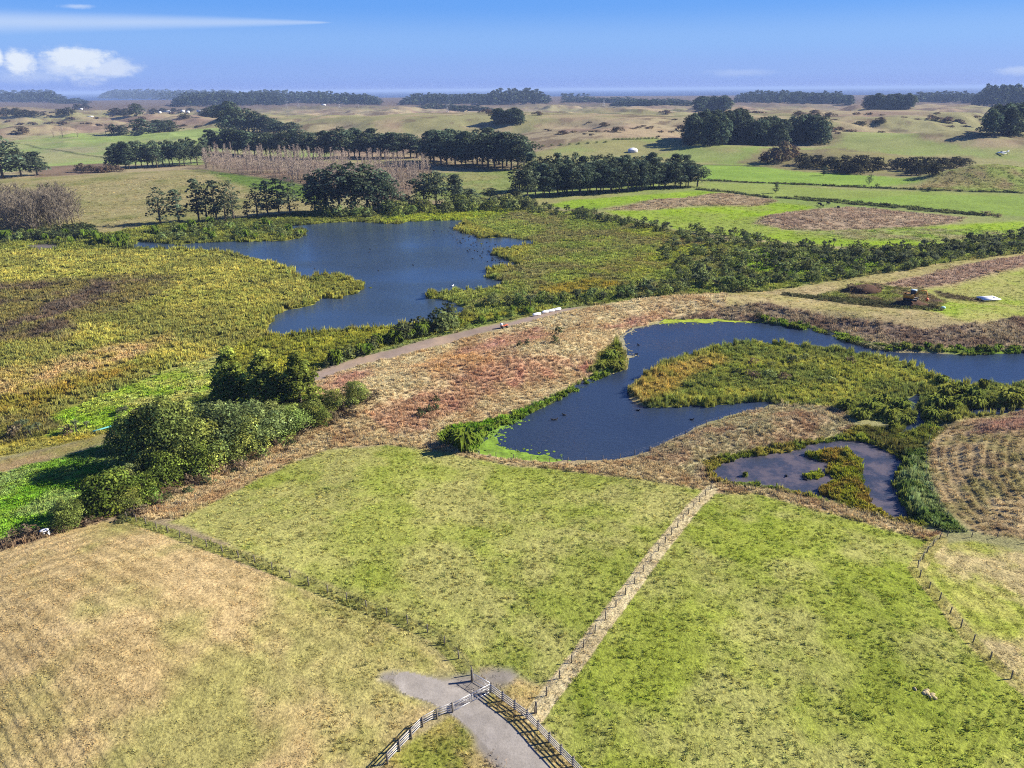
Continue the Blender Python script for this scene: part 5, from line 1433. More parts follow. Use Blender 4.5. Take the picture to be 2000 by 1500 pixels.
for k in range(26):
    f = k / 25; x = 250 + 330 * f + random.uniform(-14, 14); y = 1008 - 148 * f + random.uniform(-8, 12)
    px_tree(BSHRUB if k % 3 else DSHRUB, 'shrub', x, y, y - random.uniform(10, 24), random.uniform(20, 40), 'brown shrub in the rough strip in front of the tree group', 'shrub', 'rough strip shrubs')
for x, y, h, w, lb in ((62, 1050, 26, 52, 'grey bush beside the white stand'), (20, 1060, 16, 40, 'low grey bush at the left picture edge'), (30, 1045, 14, 30, 'flat brown bush left of the grey bush'), (170, 1025, 16, 40, 'brown brush behind the far corner of the mown field')):
    px_tree(BSHRUB, 'shrub', x, y, y - h, w, lb, 'shrub')
# lone round bushes on the bank
for x, y, h, w, lb in ((1091, 653, 17, 22, 'upper of two round dark bushes on the dry bank'), (1082, 670, 17, 20, 'lower of two round dark bushes on the dry bank'), (1015, 677, 14, 16, 'left bush of the touching pair on the dry bank'), (1030, 674, 14, 16, 'right bush of the touching pair on the dry bank'),
                       (852, 784, 13, 18, 'dark bush above the grey pair near the pond corner'), (820, 812, 17, 22, 'round bush left of the grey pair near the pond corner'), (838, 804, 15, 20, 'left grey bush near the pond corner'), (851, 800, 14, 18, 'right grey bush near the pond corner')):
    px_tree(DSHRUB, 'shrub', x, y, y - h, w, lb, 'shrub')
for x, y, h, w, lb in ((905, 880, 42, 60, 'big bright green flax bush at the pond corner'), (880, 868, 28, 44, 'flax bush left of the big one at the pond corner'), (925, 868, 30, 44, 'flax bush right of the big one at the pond corner'), (1205, 723, 18, 40, 'grey green sedge bush on the tip of the dry bank'), (1180, 720, 16, 36, 'sedge bush beside the tip of the dry bank'),
                       (1195, 700, 16, 36, 'sedge bush above the tip of the dry bank')):
    px_tree(FLAX if x < 1000 else SEDGE, 'flax_bush', x, y, y - h, w, lb, 'flax bush')
for k in range(34):
    f = k / 33; x = 880 + 300 * f + random.uniform(-5, 5); y = 864 - 128 * f ** 1.05 + random.uniform(-5, 4) + 8 * math.sin(f * 3.1)
    px_tree(FLAX, 'flax_bush', x, y, y - random.uniform(8, 13), random.uniform(14, 24), 'bright green flax along the near shore of the dry bank', 'flax bush', 'flax along the dry bank')
for k in range(40):
    f = k / 39; x = 1480 + 540 * f + random.uniform(-6, 6); y = 626 + (62 * min(1, f / .45) ** .9 if f < .45 else 62 + 4 * (f - .45)) + random.uniform(-9, -4)
    px_tree([SEDGE[0], FLAX[0], DSHRUB[0]], 'shore_bush', x, y, y - random.uniform(6, 13), random.uniform(14, 28), 'dark green bush along the far shore of the curved pond', 'bush', 'far pond shore bushes')
# clumps on and beside the island
for x, y, h, w in ((1470, 712, 14, 26), (1500, 735, 14, 34), (1545, 708, 18, 32), (1572, 702, 14, 22), (1470, 738, 16, 40), (1530, 740, 14, 34), (1620, 745, 12, 30), (1660, 706, 12, 26), (1505, 718, 14, 26), (1440, 730, 12, 30)):
    px_tree(random.choice([DSHRUB, BSHRUB, SHRUB]), 'shrub', x, y, y - h, w, 'grey green shrub in the middle of the pond island', 'shrub', 'island shrubs')
for x, y, h, w in ((1845, 775, 22, 44), (1870, 770, 22, 40), (1900, 778, 22, 38), (1917, 762, 22, 24), (1830, 795, 24, 46), (1860, 800, 22, 40), (1905, 796, 22, 40), (1932, 794, 20, 26), (1968, 788, 28, 56), (1990, 790, 24, 44), (1820, 818, 22, 44), (1858, 822, 18, 36), (1880, 790, 20, 36), (1840, 750, 18, 34),
                   (1760, 800, 22, 44), (1735, 815, 22, 44), (1700, 800, 20, 44), (1770, 828, 18, 34), (1744, 838, 16, 26), (1720, 790, 20, 40), (1680, 818, 20, 40), (1650, 800, 20, 40)):
    px_tree(SEDGE, 'sedge_clump', x, y, y - h, w, 'rounded sedge clump at the narrow channel east of the island', 'sedge clump', 'sedge clumps by the channel')
for x, y, h, w, lb in ((1454, 940, 22, 14, 'tall sedge tuft standing in the small pond'), (1438, 941, 10, 14, 'squat sedge tuft beside the tall one in the small pond'), (1519, 936, 12, 8, 'thin sedge tuft alone in the small pond'), (1652, 888, 10, 18, 'sedge clump at the top of the small pond islet'), (1616, 886, 9, 18, 'sedge clump left on top of the small pond islet')):
    px_tree(SEDGE, 'sedge_clump', x, y, y - h, w, lb, 'sedge clump', sink=.3)
for x, y, h, w, lb in ((709, 557, 9, 10, 'sedge tussock just off the reed spit in the lake'), (724, 567, 8, 9, 'sedge tussock furthest out from the reed spit'), (941, 481, 7, 8, 'sedge tussock near the right lake shore'), (886, 453, 6, 6, 'sedge tussock off the upper right lake shore'), (840, 583, 16, 16, 'sedge bush on the tip of the right lake point'), (620, 546, 8, 22, 'sedge clump at the left of the reed spit')):
    px_tree(SEDGE, 'sedge_clump', x, y, y - h, w, lb, 'sedge clump', sink=.3)
for x, y, h, w in ((150, 845, 32, 34), (132, 848, 20, 30), (60, 850, 24, 40), (30, 852, 22, 40), (75, 842, 22, 34), (45, 838, 20, 30), (170, 835, 16, 30), (262, 812, 14, 30), (240, 808, 14, 30), (275, 806, 12, 26)):
    px_tree(BSHRUB if x in (132, 30, 262) else CABS, 'cabbage_tree' if x not in (132, 30, 262) else 'shrub', x, y, y - h, w, 'pale headed plant clump beside the lane at the left edge', 'plant', 'plants beside the lane')

# ------------------------------------------------------------------ fences and gates
def px_line(s):
    return apoly(s)


def along(P, spacing):
    seg = np.hypot(*np.diff(P, axis=0).T); L = np.concatenate([[0], np.cumsum(seg)]); n = max(2, int(round(L[-1] / spacing)) + 1)
    t = np.linspace(0, L[-1], n); return np.stack([np.interp(t, L, P[:, 0]), np.interp(t, L, P[:, 1])], 1)


def cyl_mesh(name, r, h, mat, seg=8):
    return MB().tube(np.array([[0, 0, -.4], [0, 0, h * .5], [0, 0, h - .02], [0, 0, h]]), [r * 1.05, r, r * .97, r * .8], seg).mesh(name, mat)


POST = cyl_mesh('post', .068, 1.1, MPOST); POST_T = cyl_mesh('post', .055, .95, MPOST)
_rb = MB().box((.5, 0, 0), (1, .045, .095)); RAIL = _rb.mesh('rail', MRAIL)
RPOST = MB().box((0, 0, .4), (.13, .13, 1.66)).mesh('post', MPOST)


def gz(x, y): return float(hgrid(np.array([x]), np.array([y]))[0])


def wire_fence(s, label, spacing=2.7, wires=(.3, .55, .8, 1.0), post=POST):
    Q = along(px_line(s), spacing); Z = hgrid(Q[:, 0], Q[:, 1])
    o = root('wire_fence', (Q[0, 0], Q[0, 1], Z[0]), label, 'fence')
    base = np.array([Q[0, 0], Q[0, 1], Z[0]])
    for k in range(len(Q)):
        obj('post', post, o, np.array([Q[k, 0], Q[k, 1], Z[k] - .02]) - base, (random.gauss(0, .03), random.gauss(0, .03), random.uniform(0, 3)), (1, 1, random.uniform(.92, 1.1)))
    for w in wires:
        obj('wire', MB().tube(np.c_[Q, Z + w] - base + [.0, .09, 0], .008, 3, False).mesh('wire', MWIRE), o)
    return o


wire_fence("248,1012 300,1032 380,1060 520,1108 640,1158 760,1205 806,1222 848,1241 872,1262 897,1287 921,1318", 'wire fence between the mown field and the centre paddock')
wire_fence("1044,1394 1053,1379 1080,1341 1104,1312 1127,1280 1172,1224 1215,1170 1260,1112 1310,1047 1350,997 1388,956", 'wire fence between the two green paddocks')
wire_fence("2080,1408 2000,1347 1949,1305 1896,1252 1851,1192 1788,1116 1800,1096 1812,1077 1835,1053", 'wire fence at the right edge of the large paddock')
wire_fence("640,866 700,862 770,856 860,872 962,892 1050,903 1119,906 1209,897 1260,884 1304,868 1378,832 1442,811 1500,800", 'fence following the near pond shore and the hillock crest', 3.2, (.4, .7, 1.0))
wire_fence("1390,952 1470,956 1560,975 1650,998 1740,1022 1835,1050 1860,1048 1950,1050 2060,1072", 'fence below the small pond', 3.4, (.4, .7, 1.0), POST_T)
wire_fence("262,1010 350,992 420,958 480,930 550,896 620,866 640,866", 'faint fence along the rough strip left of the centre paddock', 3.2, (.4, .7, 1.0), POST_T)
wire_fence("1815,858 1808,900 1808,940 1825,975 1850,1010", 'low fence at the foot of the straw hillside', 3.4, (.4, .8), POST_T)


def rail_fence(P3, label, n_rails=4, top=1.15, spacing=1.65, close=True):
    """P3: world xy path"""
    Q = along(P3, spacing); Z = hgrid(Q[:, 0], Q[:, 1]); base = np.array([Q[0, 0], Q[0, 1], Z[0]])
    o = root('rail_fence', base, label, 'fence')
    for k in range(len(Q)):
        d = Q[min(k + 1, len(Q) - 1)] - Q[max(k - 1, 0)]
        obj('post', RPOST, o, np.array([*Q[k], Z[k]]) - base, (0, 0, math.atan2(d[1], d[0])), (1, 1, random.uniform(.98, 1.03)))
    for k in range(len(Q) - 1):
        d = Q[k + 1] - Q[k]; L = np.hypot(*d); a = math.atan2(d[1], d[0])
        nrm = np.array([math.sin(a), -math.cos(a)]) * .115
        for r_ in range(n_rails):
            z = .25 + (top - .33) * r_ / (n_rails - 1)
            obj('rail', RAIL, o, np.array([Q[k, 0] + nrm[0], Q[k, 1] + nrm[1], Z[k] + z]) - base, (0, -math.atan2(Z[k + 1] - Z[k], L) + random.gauss(0, .003), a), (L * .995, 1, 1))
    return o


CP = px_line("960,1352 922,1330 884,1391 1031,1404 1128,1505 1300,1700 833,1412 757,1492 690,1560")
corner, gB, gA, m1, m2, m3, l1, l2, l3 = CP
rail_fence(np.stack([corner, m1, m2, m3]), 'silver four rail timber fence running down right of the driveway')
rail_fence(np.stack([gA, l1, l2]), 'silver timber rail fence running down left of the driveway', 4)
wire_fence("757,1492 690,1560 600,1640", 'wire fence continuing from the left timber fence', 2.7)


def pipe_gate(p0, p1, label, kind='field_gate', bars=(.2, .42, .66, .95), mid=True, h=1.1):
    p0 = np.asarray(p0); p1 = np.asarray(p1); L = np.hypot(*(p1 - p0)); a = math.atan2(*(p1 - p0)[::-1])
    o = root(kind, (p0[0], p0[1], gz(*p0)), label, 'gate', None, a)
    fr = MB(); pts = np.array([[.08, 0, .12], [L - .08, 0, .12], [L - .08, 0, h], [.08, 0, h], [.08, 0, .12]])
    for q, w in zip(pts[:-1], pts[1:]): fr.tube(np.stack([q, w]), .032, 6)
    obj('frame', fr.mesh('frame', MGATE), o)
    for b in bars[2:3]:
        obj('bar', MB().tube(np.array([[.08, 0, b * h], [L - .08, 0, b * h]]), .016, 5).mesh('bar', MGATE), o)
    if mid:
        obj('brace', MB().tube(np.array([[.1, .02, .14], [L * .5, .02, h - .03]]), .016, 5).tube(np.array([[L - .1, .02, .14], [L * .5, .02, h - .03]]), .016, 5).mesh('brace', MGATE), o)
    mesh_ = MB()
    for k in range(1, int(L / .22)):
        x = .08 + k * .22
        if x < L - .1: mesh_.tube(np.array([[x, -.015, .13], [x, -.015, h - .02]]), .006, 3, False)
    obj('wire_mesh', mesh_.mesh('wire_mesh', MWIRE), o)
    return o


midA = gA + (corner - gA) * .47
gp = np.array([gA, midA, corner])
pipe_gate(gA + (midA - gA) * .03, midA - (midA - gA) * .02, 'left leaf of the pale metal gate across the driveway')
pipe_gate(midA + (corner - midA) * .02, corner - (corner - midA) * .03, 'right leaf of the pale metal gate across the driveway')
pipe_gate(gB + (corner - gB) * .06, corner - (corner - gB) * .06, 'metal gate with mesh into the centre paddock')
tag(obj('gate_post', MB().tube(np.array([[0, 0, -.5], [0, 0, 1.5], [0, 0, 1.55]]), [.13, .12, .09], 10).mesh('gate_post', MPOST), None, (gB[0], gB[1], gz(*gB))), 'stout dark gate post at the end of the mown field fence', 'post')
tag(obj('strainer_post', MB().tube(np.array([[0, 0, -.5], [0, 0, 1.35], [0, 0, 1.4]]), [.12, .11, .08], 10).mesh('strainer_post', MPOST), None, pos(1047, 1392)), 'short thick post where the paddock fence meets the timber fence', 'post')

# ------------------------------------------------------------------ digger and the things left on the bank
def parts(o, **kw): ...


def excavator(px, py):
    p = pos(px, py)
    hp = MB(); r = np.random.default_rng(4)
    n = 28; th = np.arange(n) * 2 * math.pi / n; V = [[0, 0, 1.5]]; Q = []; T = []
    for ring, (rr, zz) in enumerate(((1.2, 1.45), (2.2, .95), (3.1, .4), (3.8, -.25))):
        for k in range(n):
            j = 1 + .14 * r.normal(); V.append([rr * j * 1.5 * math.cos(th[k]), rr * j * .8 * math.sin(th[k]), zz + r.normal(0, .12)])
    for k in range(n): T.append([0, 1 + k, 1 + (k + 1) % n])
    for g in range(3):
        for k in range(n): a, b = 1 + g * n + k, 1 + g * n + (k + 1) % n; Q.append([a, a + n, b + n, b])
    hp.add(V, Q, T)
    tag(obj('soil_heap', hp.mesh('soil_heap', MSOIL), None, p), 'heap of dark dug soil under the digger', 'soil heap')
    o = root('excavator', (p.x, p.y, p.z + 1.45), 'yellow and dark excavator perched on a soil heap', 'excavator', None, math.radians(-35), (1.15, 1.15, 1.15))
    for s in (-1, 1):
        t = MB(); t.box((0, s * .95, .35), (2.6, .5, .5))
        for e in (-1, 1): t.tube(np.array([[e * 1.3, s * .95 - .25, .35], [e * 1.3, s * .95 + .25, .35]]), .27, 10)
        obj('track_unit', t.mesh('track_unit', MDARK), o)
    obj('body', MB().box((-.4, 0, 1.1), (2.2, 1.9, .9)).box((-1.4, 0, 1.15), (.5, 1.8, .8)).mesh('body', MYEL), o)
    c = obj('cab', MB().box((.35, .5, 1.75), (1.2, .9, 1.5)).mesh('cab', MDARK), o)
    obj('cab_roof', MB().box((.35, .5, 2.54), (1.35, 1.0, .09)).mesh('cab_roof', mat_plain('pale_blue_paint', (.42, .55, .62), .5, .4)), c)
    obj('window', MB().box((.965, .5, 1.95), (.03, .75, .8)).mesh('window', MGLASS), c)
    obj('boom', MB().tube(np.array([[.7, -.25, 1.3], [1.7, -.25, 2.7], [3.0, -.25, 2.9]]), [.2, .2, .14], 6).mesh('boom', MYEL), o)
    obj('stick', MB().tube(np.array([[3.0, -.25, 2.95], [3.7, -.25, 1.2]]), [.14, .1], 6).mesh('stick', MYEL), o)
    obj('ram', MB().tube(np.array([[1.0, -.25, 1.4], [2.2, -.25, 2.55]]), .06, 6).mesh('ram', MDARK), o)
    obj('bucket', MB().box((3.6, -.25, .75), (.6, .8, .6), 0, Matrix.Rotation(.5, 4, 'Y')).mesh('bucket', MORANGE), o)


excavator(1776, 596)
HEAP = MB(); HEAP.ell((0, 0, 0), (4.5, 3.0, 1.6), 16, 8)
for x, y, s_, lb in ((1690, 568, 1.2, 'mound of brown brush and soil left of the digger'), (1658, 568, .55, 'dark lump left of the brush mound'), (1830, 590, .4, 'clod bank right of the digger')):
    p = pos(x, y); o = obj('spoil_mound', HEAP.mesh('spoil_mound', MSOIL), None, p, (0, 0, .3), (s_, s_, s_)); tag(o, lb, 'mound')
for k in range(12):
    px_tree(BSHRUB, 'shrub', 1690 + random.uniform(-32, 34), 570 + random.uniform(-7, 4), 558 + random.uniform(-6, 3), random.uniform(14, 26), 'reddish brown brush on the mound left of the digger', 'shrub', 'brush on the mound')


def slab_stack(px, py):
    p = pos(px, py); o = root('panel_stack', p, 'white panels laid out as a low double slab on the right bank', 'panels', None, .12)
    obj('bearer', MB().box((0, -.5, .2), (5.2, .2, .4)).box((0, 1.2, .2), (5.2, .2, .4)).mesh('bearer', MPOST), o)
    obj('panel', MB().box((-.1, -1.15, .56), (5.4, 1.5, .3)).mesh('panel', MWHITE), o)
    obj('panel', MB().box((.1, 1.15, .56), (5.4, 1.5, .3)).mesh('panel', MWHITE), o)
    obj('end_panel', MB().box((2.1, 0, .60), (.9, .78, .34)).mesh('end_panel', MWHITE), o)


slab_stack(1930, 586)


def wrapped(pxa, pya, pxb, pyb, label, nseg):
    a = pos(pxa, pya); b = pos(pxb, pyb); L = math.hypot(b.x - a.x, b.y - a.y); ang = math.atan2(b.y - a.y, b.x - a.x)
    o = root('wrapped_bundle', a, label, 'bundle', None, ang)
    for k in range(nseg):
        r = np.random.default_rng(k + int(pxa)); m = MB(); x0 = L * k / nseg; x1 = L * (k + .97) / nseg
        m.tube(np.array([[x0, 0, .36], [x0 + .1, 0, .4], [(x0 + x1) / 2, r.normal(0, .05), .42 + r.normal(0, .05)], [x1 - .1, 0, .4], [x1, 0, .36]]), [.3, .42, .45, .42, .3], 12)
        obj('wrapping', m.mesh('wrapping', MWHITE, True), o)
    obj('strap', MB().tube(np.array([[L * .5, -.47, .05], [L * .5, -.46, .4], [L * .5, 0, .9], [L * .5, .46, .4]]), .03, 4).mesh('strap', MDARK), o)


wrapped(1041, 618, 1056, 615, 'short white wrapped bundle at the left end by the track', 1)
wrapped(1059, 613, 1095, 606, 'long white wrapped bundle lying beside the gravel track', 3)


def quad(px, py):
    p = pos(px, py); o = root('quad_bike', p, 'small orange and white machine parked on the gravel track', 'quad bike', None, .4)
    for x in (-.65, .65):
        for y in (-.45, .45):
            w = obj('wheel', MB().tube(np.array([[x, y - .12, .3], [x, y + .12, .3]]), .3, 12).mesh('wheel', MDARK), o)
    obj('body', MB().ell((0, 0, .62), (1.0, .42, .25)).box((.75, 0, .68), (.6, .9, .08)).box((-.75, 0, .68), (.7, .9, .08)).mesh('body', MORANGE), o)
    obj('seat', MB().ell((-.2, 0, .88), (.45, .2, .12)).mesh('seat', MDARK), o)
    obj('handlebar', MB().tube(np.array([[.35, -.4, 1.05], [.4, 0, 1.0], [.35, .4, 1.05]]), .03, 6).tube(np.array([[.4, 0, 1.0], [.55, 0, .7]]), .04, 6).mesh('handlebar', MDARK), o)
    obj('carrier_box', MB().box((-.8, 0, 1.0), (.6, .7, .5)).mesh('carrier_box', MWHITE), o)


quad(985, 640)


def stand(px, py):
    p = pos(px, py); o = root('white_stand', p, 'small white stand with a hole in its top beside the grey bush', 'stand', None, .3, (.72, .72, .85))
    m = MB(); n = 16; th = np.arange(n) * 2 * math.pi / n; V = []; Q = []
    for r_, z in ((.75, .92), (.25, .92), (.25, 1.0), (.75, 1.0)):
        for k in range(n): V.append([r_ * math.cos(th[k]), .8 * r_ * math.sin(th[k]), z])
    for g in range(4):
        for k in range(n): a, b = g * n + k, g * n + (k + 1) % n; c, d = ((g + 1) % 4) * n + (k + 1) % n, ((g + 1) % 4) * n + k; Q.append([a, d, c, b])
    m.add(V, Q); obj('top', m.mesh('top', MWHITE), o)
    obj('leg', MB().box((.0, -.45, .45), (.16, .1, .95)).mesh('leg', MWHITE), o)
    obj('leg', MB().box((.72, -.1, .45), (.5, .9, .08), 0, Matrix.Rotation(1.0, 4, 'Y')).mesh('leg', MWHITE), o)
    obj('core', MB().tube(np.array([[-.1, .2, 0], [-.1, .2, .9]]), .4, 10).mesh('core', MDARK), o)


stand(89, 1046)
hl = apoly("182,846 200,841 220,835 240,829 250,827"); hzv = hgrid(hl[:, 0], hl[:, 1]) + .35
tag(obj('hose', MB().tube(np.c_[hl, hzv], .16, 6).mesh('hose', MTURQ)), 'turquoise hose lying beside the lane at the left', 'hose')
p = pos(1842, 603)
tag(obj('marker_sack', MB().ell((0, 0, .3), (.7, .5, .4)).mesh('marker_sack', mat_plain('aqua_sack', (.40, .65, .62), .7, .2)), None, p), 'small pale aqua sack at the end of the dark drain', 'sack')

# stone or dung heap in the paddock, bare patch by the gate
for x, y, lb in ((1815, 1356, 'pale earth clod heap in the large right paddock'),):
    m = MB(); r = np.random.default_rng(9)
    for k in range(12): m.ell((r.normal(0, .55), r.normal(0, .45), .02), (r.uniform(.15, .35), r.uniform(.15, .3), r.uniform(.1, .22)), 7, 5)
    tag(obj('clod_heap', m.mesh('clod_heap', mat_plain('dry_earth', tuple(A(212, 194, 150)), 1, .05)), None, pos(x, y)), lb, 'clod heap')


# ------------------------------------------------------------------ far buildings, tank, plane, pylons
def house(px, py, w, d, h, label, rz=0.0, wall=MWHITE, roof=MROOF, gable=1.4):
    p = pos(px, py); o = root('farm_house', p, label, 'house', None, rz)
    wl_ = MB().box((0, 0, h / 2 - .3), (w, d, h + .6))
    obj('wall', wl_.mesh('wall', wall), o)
    r = MB(); ov = .4; x, y = w / 2 + ov, d / 2 + ov
    r.add([[-x, -y, h], [x, -y, h], [x, y, h], [-x, y, h], [-x, 0, h + gable], [x, 0, h + gable]], [[0, 1, 5, 4], [2, 3, 4, 5], [3, 2, 1, 0]], [[0, 4, 3], [1, 2, 5]])
    obj('roof', r.mesh('roof', roof), o)
    for k in (-1, 1): obj('window', MB().box((k * w * .28, -d / 2 - .02, h * .55), (w * .16, .06, h * .35)).mesh('window', MGLASS), o)
    obj('door', MB().box((0, -d / 2 - .02, h * .4), (1.2, .06, h * .78)).mesh('door', MPOST), o)


house(297, 220, 11, 9, 5, 'white gabled farm house left in the far hamlet', .3)
house(312, 221, 7, 6, 3.4, 'small white shed right of the gabled farm house')
house(326, 219, 24, 9, 4, 'long low pale roofed barn in the far hamlet', -.1)
house(357, 219, 9, 7, 3.6, 'white cottage right of the long barn', .2)
house(367, 220, 8, 6, 3.4, 'small white cottage beside the far cottage', -.2)
house(391, 219, 16, 8, 4.2, 'white house at the right end of the far hamlet')
house(219, 223, 13, 5, 2.6, 'low cream shed under the dark far trees')
house(175, 228, 15, 5, 1.6, 'long flat white roofed shed on the far left ridge', gable=.4)
house(158, 214, 12, 8, 3, 'white roofed house among the far left trees')
house(50, 195, 16, 12, 6, 'bright white house below the left skyline wood')
house(632, 206, 16, 9, 4, 'tiny pale house below the far wood by the pylons')


def dome(px, py):
    p = pos(px, py); o = root('water_tank', p, 'pale domed water tank on the slope above the shelterbelt', 'water tank')
    obj('tank_wall', MB().tube(np.array([[0, 0, -.5], [0, 0, 2.2]]), 4.6, 24).mesh('tank_wall', MCONC), o)
    m = MB(); n = 24; V = [[0, 0, 4.0]]; Q = []; T = []; th = np.arange(n) * 2 * math.pi / n
    for r_, z in ((1.6, 3.8), (3.2, 3.2), (4.7, 2.2)):
        for k in range(n): V.append([r_ * math.cos(th[k]), r_ * math.sin(th[k]), z])
    for k in range(n): T.append([0, 1 + k, 1 + (k + 1) % n])
    for g in range(2):
        for k in range(n): a, b = 1 + g * n + k, 1 + g * n + (k + 1) % n; Q.append([a, a + n, b + n, b])
    obj('roof', m.add(V, Q, T).mesh('roof', MWHITE, True), o)


dome(1236, 297)


def plane(px, py):
    p = pos(px, py); o = root('light_aircraft', p, 'small white aircraft standing on the right hilltop', 'aircraft', None, math.radians(178), (1.05, 1.05, 1.05))
    obj('fuselage', MB().tube(np.array([[4.2, 0, 1.5], [3.4, 0, 1.6], [1.5, 0, 1.7], [-1.5, 0, 1.8], [-4.6, 0, 2.1]]), [.25, .62, .8, .62, .2], 12).mesh('fuselage', MWHITE, True), o)
    obj('wing', MB().box((.8, 0, 1.25), (1.8, 12, .18)).mesh('wing', MWHITE), o)
    obj('tail_fin', MB().box((-4.4, 0, 2.9), (1.1, .14, 1.6), 0, Matrix.Rotation(-.3, 4, 'Y')).mesh('tail_fin', MWHITE), o)
    obj('tailplane', MB().box((-4.3, 0, 2.15), (1.0, 4, .12)).mesh('tailplane', MWHITE), o)
    obj('canopy', MB().ell((.9, 0, 2.35), (1.1, .5, .5)).mesh('canopy', MGLASS), o)
    for x, y in ((1.6, 1.4), (1.6, -1.4), (-4.2, 0)):
        obj('wheel', MB().tube(np.array([[x, y - .12, .32], [x, y + .12, .32]]), .32, 10).tube(np.array([[x, y, .32], [x * .95, y * .7, 1.5 if x > 0 else 1.9]]), .07, 5).mesh('wheel', MDARK), o)


plane(1957, 302)


def pylon_mesh():
    m = MB(); H = 32; b = 3.2
    def w(z): return b * (1 - .78 * z / H) if z < H * .62 else b * .3 + (z - H * .62) * .32
    lv = [0, 6, 11, 15.5, 19.8]
    for i, z in enumerate(lv[:-1]):
        z2 = lv[i + 1]
        for sx, sy in ((1, 1), (1, -1), (-1, 1), (-1, -1)):
            m.tube(np.array([[sx * w(z), sy * w(z), z], [sx * w(z2), sy * w(z2), z2]]), .22, 4)
        for sx, sy, tx, ty in ((1, 1, -1, 1), (-1, 1, -1, -1), (-1, -1, 1, -1), (1, -1, 1, 1)):
            m.tube(np.array([[sx * w(z), sy * w(z), z], [tx * w(z2), ty * w(z2), z2]]), .13, 4)
    for s in (-1, 1):
        m.tube(np.array([[s * .7, 0, 19.8], [s * 4.2, 0, 28]]), .3, 4); m.tube(np.array([[s * 4.2, 0, 28], [s * 4.2, 0, 31]]), .2, 4)
    a = MB(); a.tube(np.array([[-9, 0, 28], [9, 0, 28]]), .32, 4); a.tube(np.array([[-9, 0, 28], [-4.2, 0, 30], [4.2, 0, 30], [9, 0, 28]]), .2, 4)
    return m.mesh('tower', MSTEEL), a.mesh('cross_arm', MSTEEL)


PT, PA = pylon_mesh()
for x, yb, yt, lb in ((560, 213, 197, 'pylon standing left of the tallest left pylon'), (583, 211, 195, 'tallest pylon over the left of the far wood'), (663, 212, 198, 'pylon above the crest of the big centre dune'), (700, 209, 200, 'small pylon right of the centre dune crest'),
                      (874, 220, 203, 'pylon among the scrub right of the centre dune'), (421, 208, 197, 'pylon beside the far clump on the left'), (1179, 208, 190, 'pylon below the sea right of the far clump')):
    p = pos(x, yb); _, y1, _ = project(p); _, y2, _ = project(p + Vector((0, 0, 10))); k = 10 * (yb - yt) / (y1 - y2) / 31
    o = root('power_pylon', p, lb, 'pylon', None, random.uniform(-.3, .3), (k, k, k)); obj('tower', PT, o); obj('cross_arm', PA, o)


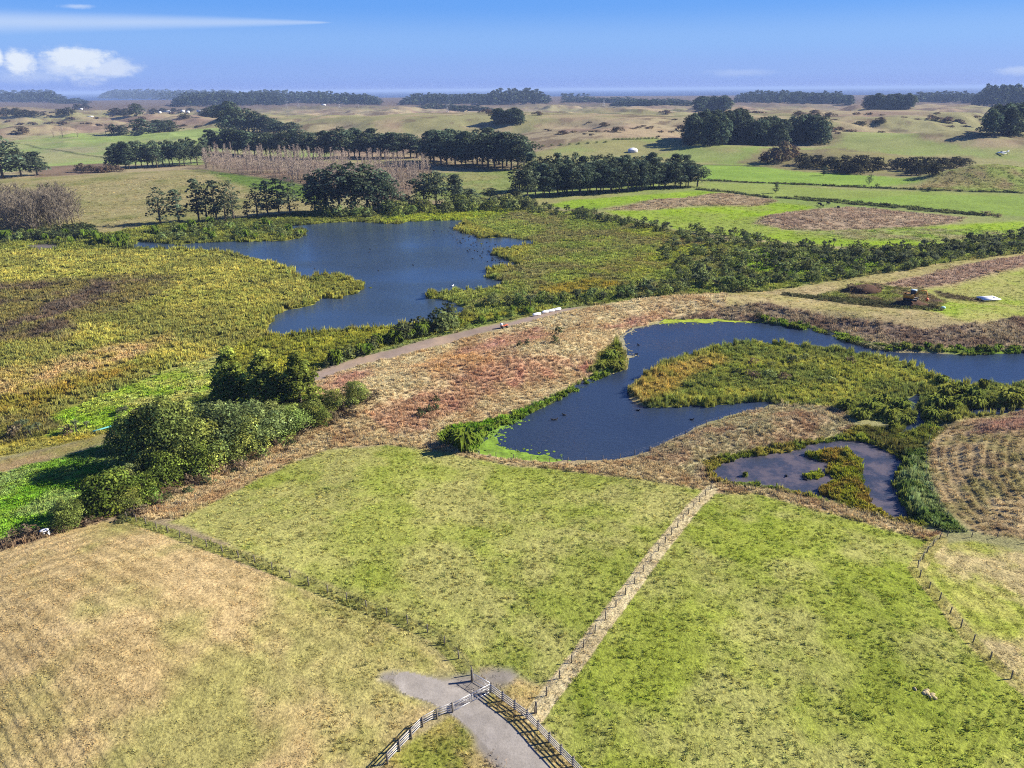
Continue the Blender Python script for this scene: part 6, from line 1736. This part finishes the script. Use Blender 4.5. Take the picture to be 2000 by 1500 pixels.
# ------------------------------------------------------------------ birds and cattle
duck = MB().ell((0, 0, .1), (.42, .2, .18), 8, 6).ell((.38, 0, .34), (.13, .1, .11), 6, 5).tube(np.array([[.27, 0, .15], [.34, 0, .32]]), [.09, .07], 6).tube(np.array([[.48, 0, .33], [.62, 0, .31]]), [.05, .03], 5)
duck.add([[-.35, -.12, .15], [-.35, .12, .15], [-.62, 0, .26], [-.35, 0, .05]], T=[[0, 1, 2], [0, 2, 3], [1, 3, 2]])
DUCK = duck.mesh('duck', MDUCK, True)
for x, y, lb in ((723, 487, 'upper dark duck of the pair on open lake'), (721, 493, 'lower duck of the pair on open lake'), (807, 518, 'dark duck alone right of the lake middle'), (739, 529, 'dark duck alone in the lake middle'), (615, 525, 'dark duck near the left reed bed'), (1247, 674, 'upper duck of two by the pond head'),
                 (1243, 692, 'lower duck of two by the pond head'), (1102, 811, 'dark duck alone on the wide part of the pond'), (1080, 820, 'left duck of the close pair on the wide pond'), (1086, 820, 'right duck of the close pair on the wide pond'), (1246, 802, 'duck under the island tip'), (1351, 820, 'duck below the island'),
                 (1536, 930, 'duck on the small pond'), (1573, 937, 'duck beside the round islet in the small pond')):
    x_, y_ = flat([x], [y]); tag(obj('duck', DUCK, None, (x_[0], y_[0], 0), (0, 0, random.uniform(0, 6.28)), (.9, .9, .9)), lb, 'duck')
got = 0
while got < 60:
    f = RNG.random(); x = 888 + 100 * f + RNG.normal(0, 14); y = 452 + 66 * f + RNG.normal(0, 9)
    x_, y_ = flat([x], [y])
    if water_sd(x_, y_)[0] > 1.0:
        tag(obj('duck', DUCK, None, (x_[0], y_[0], 0), (0, 0, RNG.uniform(0, 6.28)), (.85, .85, .85)), 'dark waterfowl in the flock off the right lake shore', 'duck', 'flock off the right lake shore'); got += 1
x_, y_ = flat([884], [559]); tag(obj('swan', DUCK.copy(), None, (x_[0], y_[0], 0), (0, 0, 1), (1.3, 1.3, 1.3)), 'white bird near the right lake point', 'bird')
bpy.data.objects['swan'].data.materials[0] = MWHITE


def cow_mesh():
    m = MB()
    m.tube(np.array([[-.95, 0, 1.02], [-.8, 0, 1.05], [-.2, 0, .98], [.45, 0, 1.0], [.8, 0, 1.08]]), [.2, .36, .42, .38, .24], 10)
    m.tube(np.array([[.7, 0, 1.1], [1.05, 0, 1.15], [1.3, 0, 1.0], [1.55, 0, .82]]), [.24, .17, .16, .09], 8)
    for x in (-.75, .6):
        for y in (-.22, .22): m.tube(np.array([[x, y, .95], [x + .04, y, .5], [x, y, 0]]), [.14, .08, .07], 6)
    m.tube(np.array([[-.98, 0, 1.1], [-1.08, 0, .6]]), [.03, .04], 5)
    for y in (-1, 1): m.add([[1.15, y * .1, 1.2], [1.1, y * .3, 1.24], [1.22, y * .12, 1.1]], T=[[0, 1, 2]])
    return m.mesh('cow', MCOWB, True)


COW = cow_mesh()
for x, y in ((1603, 403), (1607, 405), (1617, 400), (1637, 408), (1600, 401)):
    tag(obj('cow', COW, None, pos(x, y), (0, 0, random.uniform(0, 6.28)), (1.1, 1.1, 1.1)), 'dark cow grazing on the pasture by the dry mound', 'cow', 'cattle by the dry mound')

sc.render.engine = 'CYCLES'
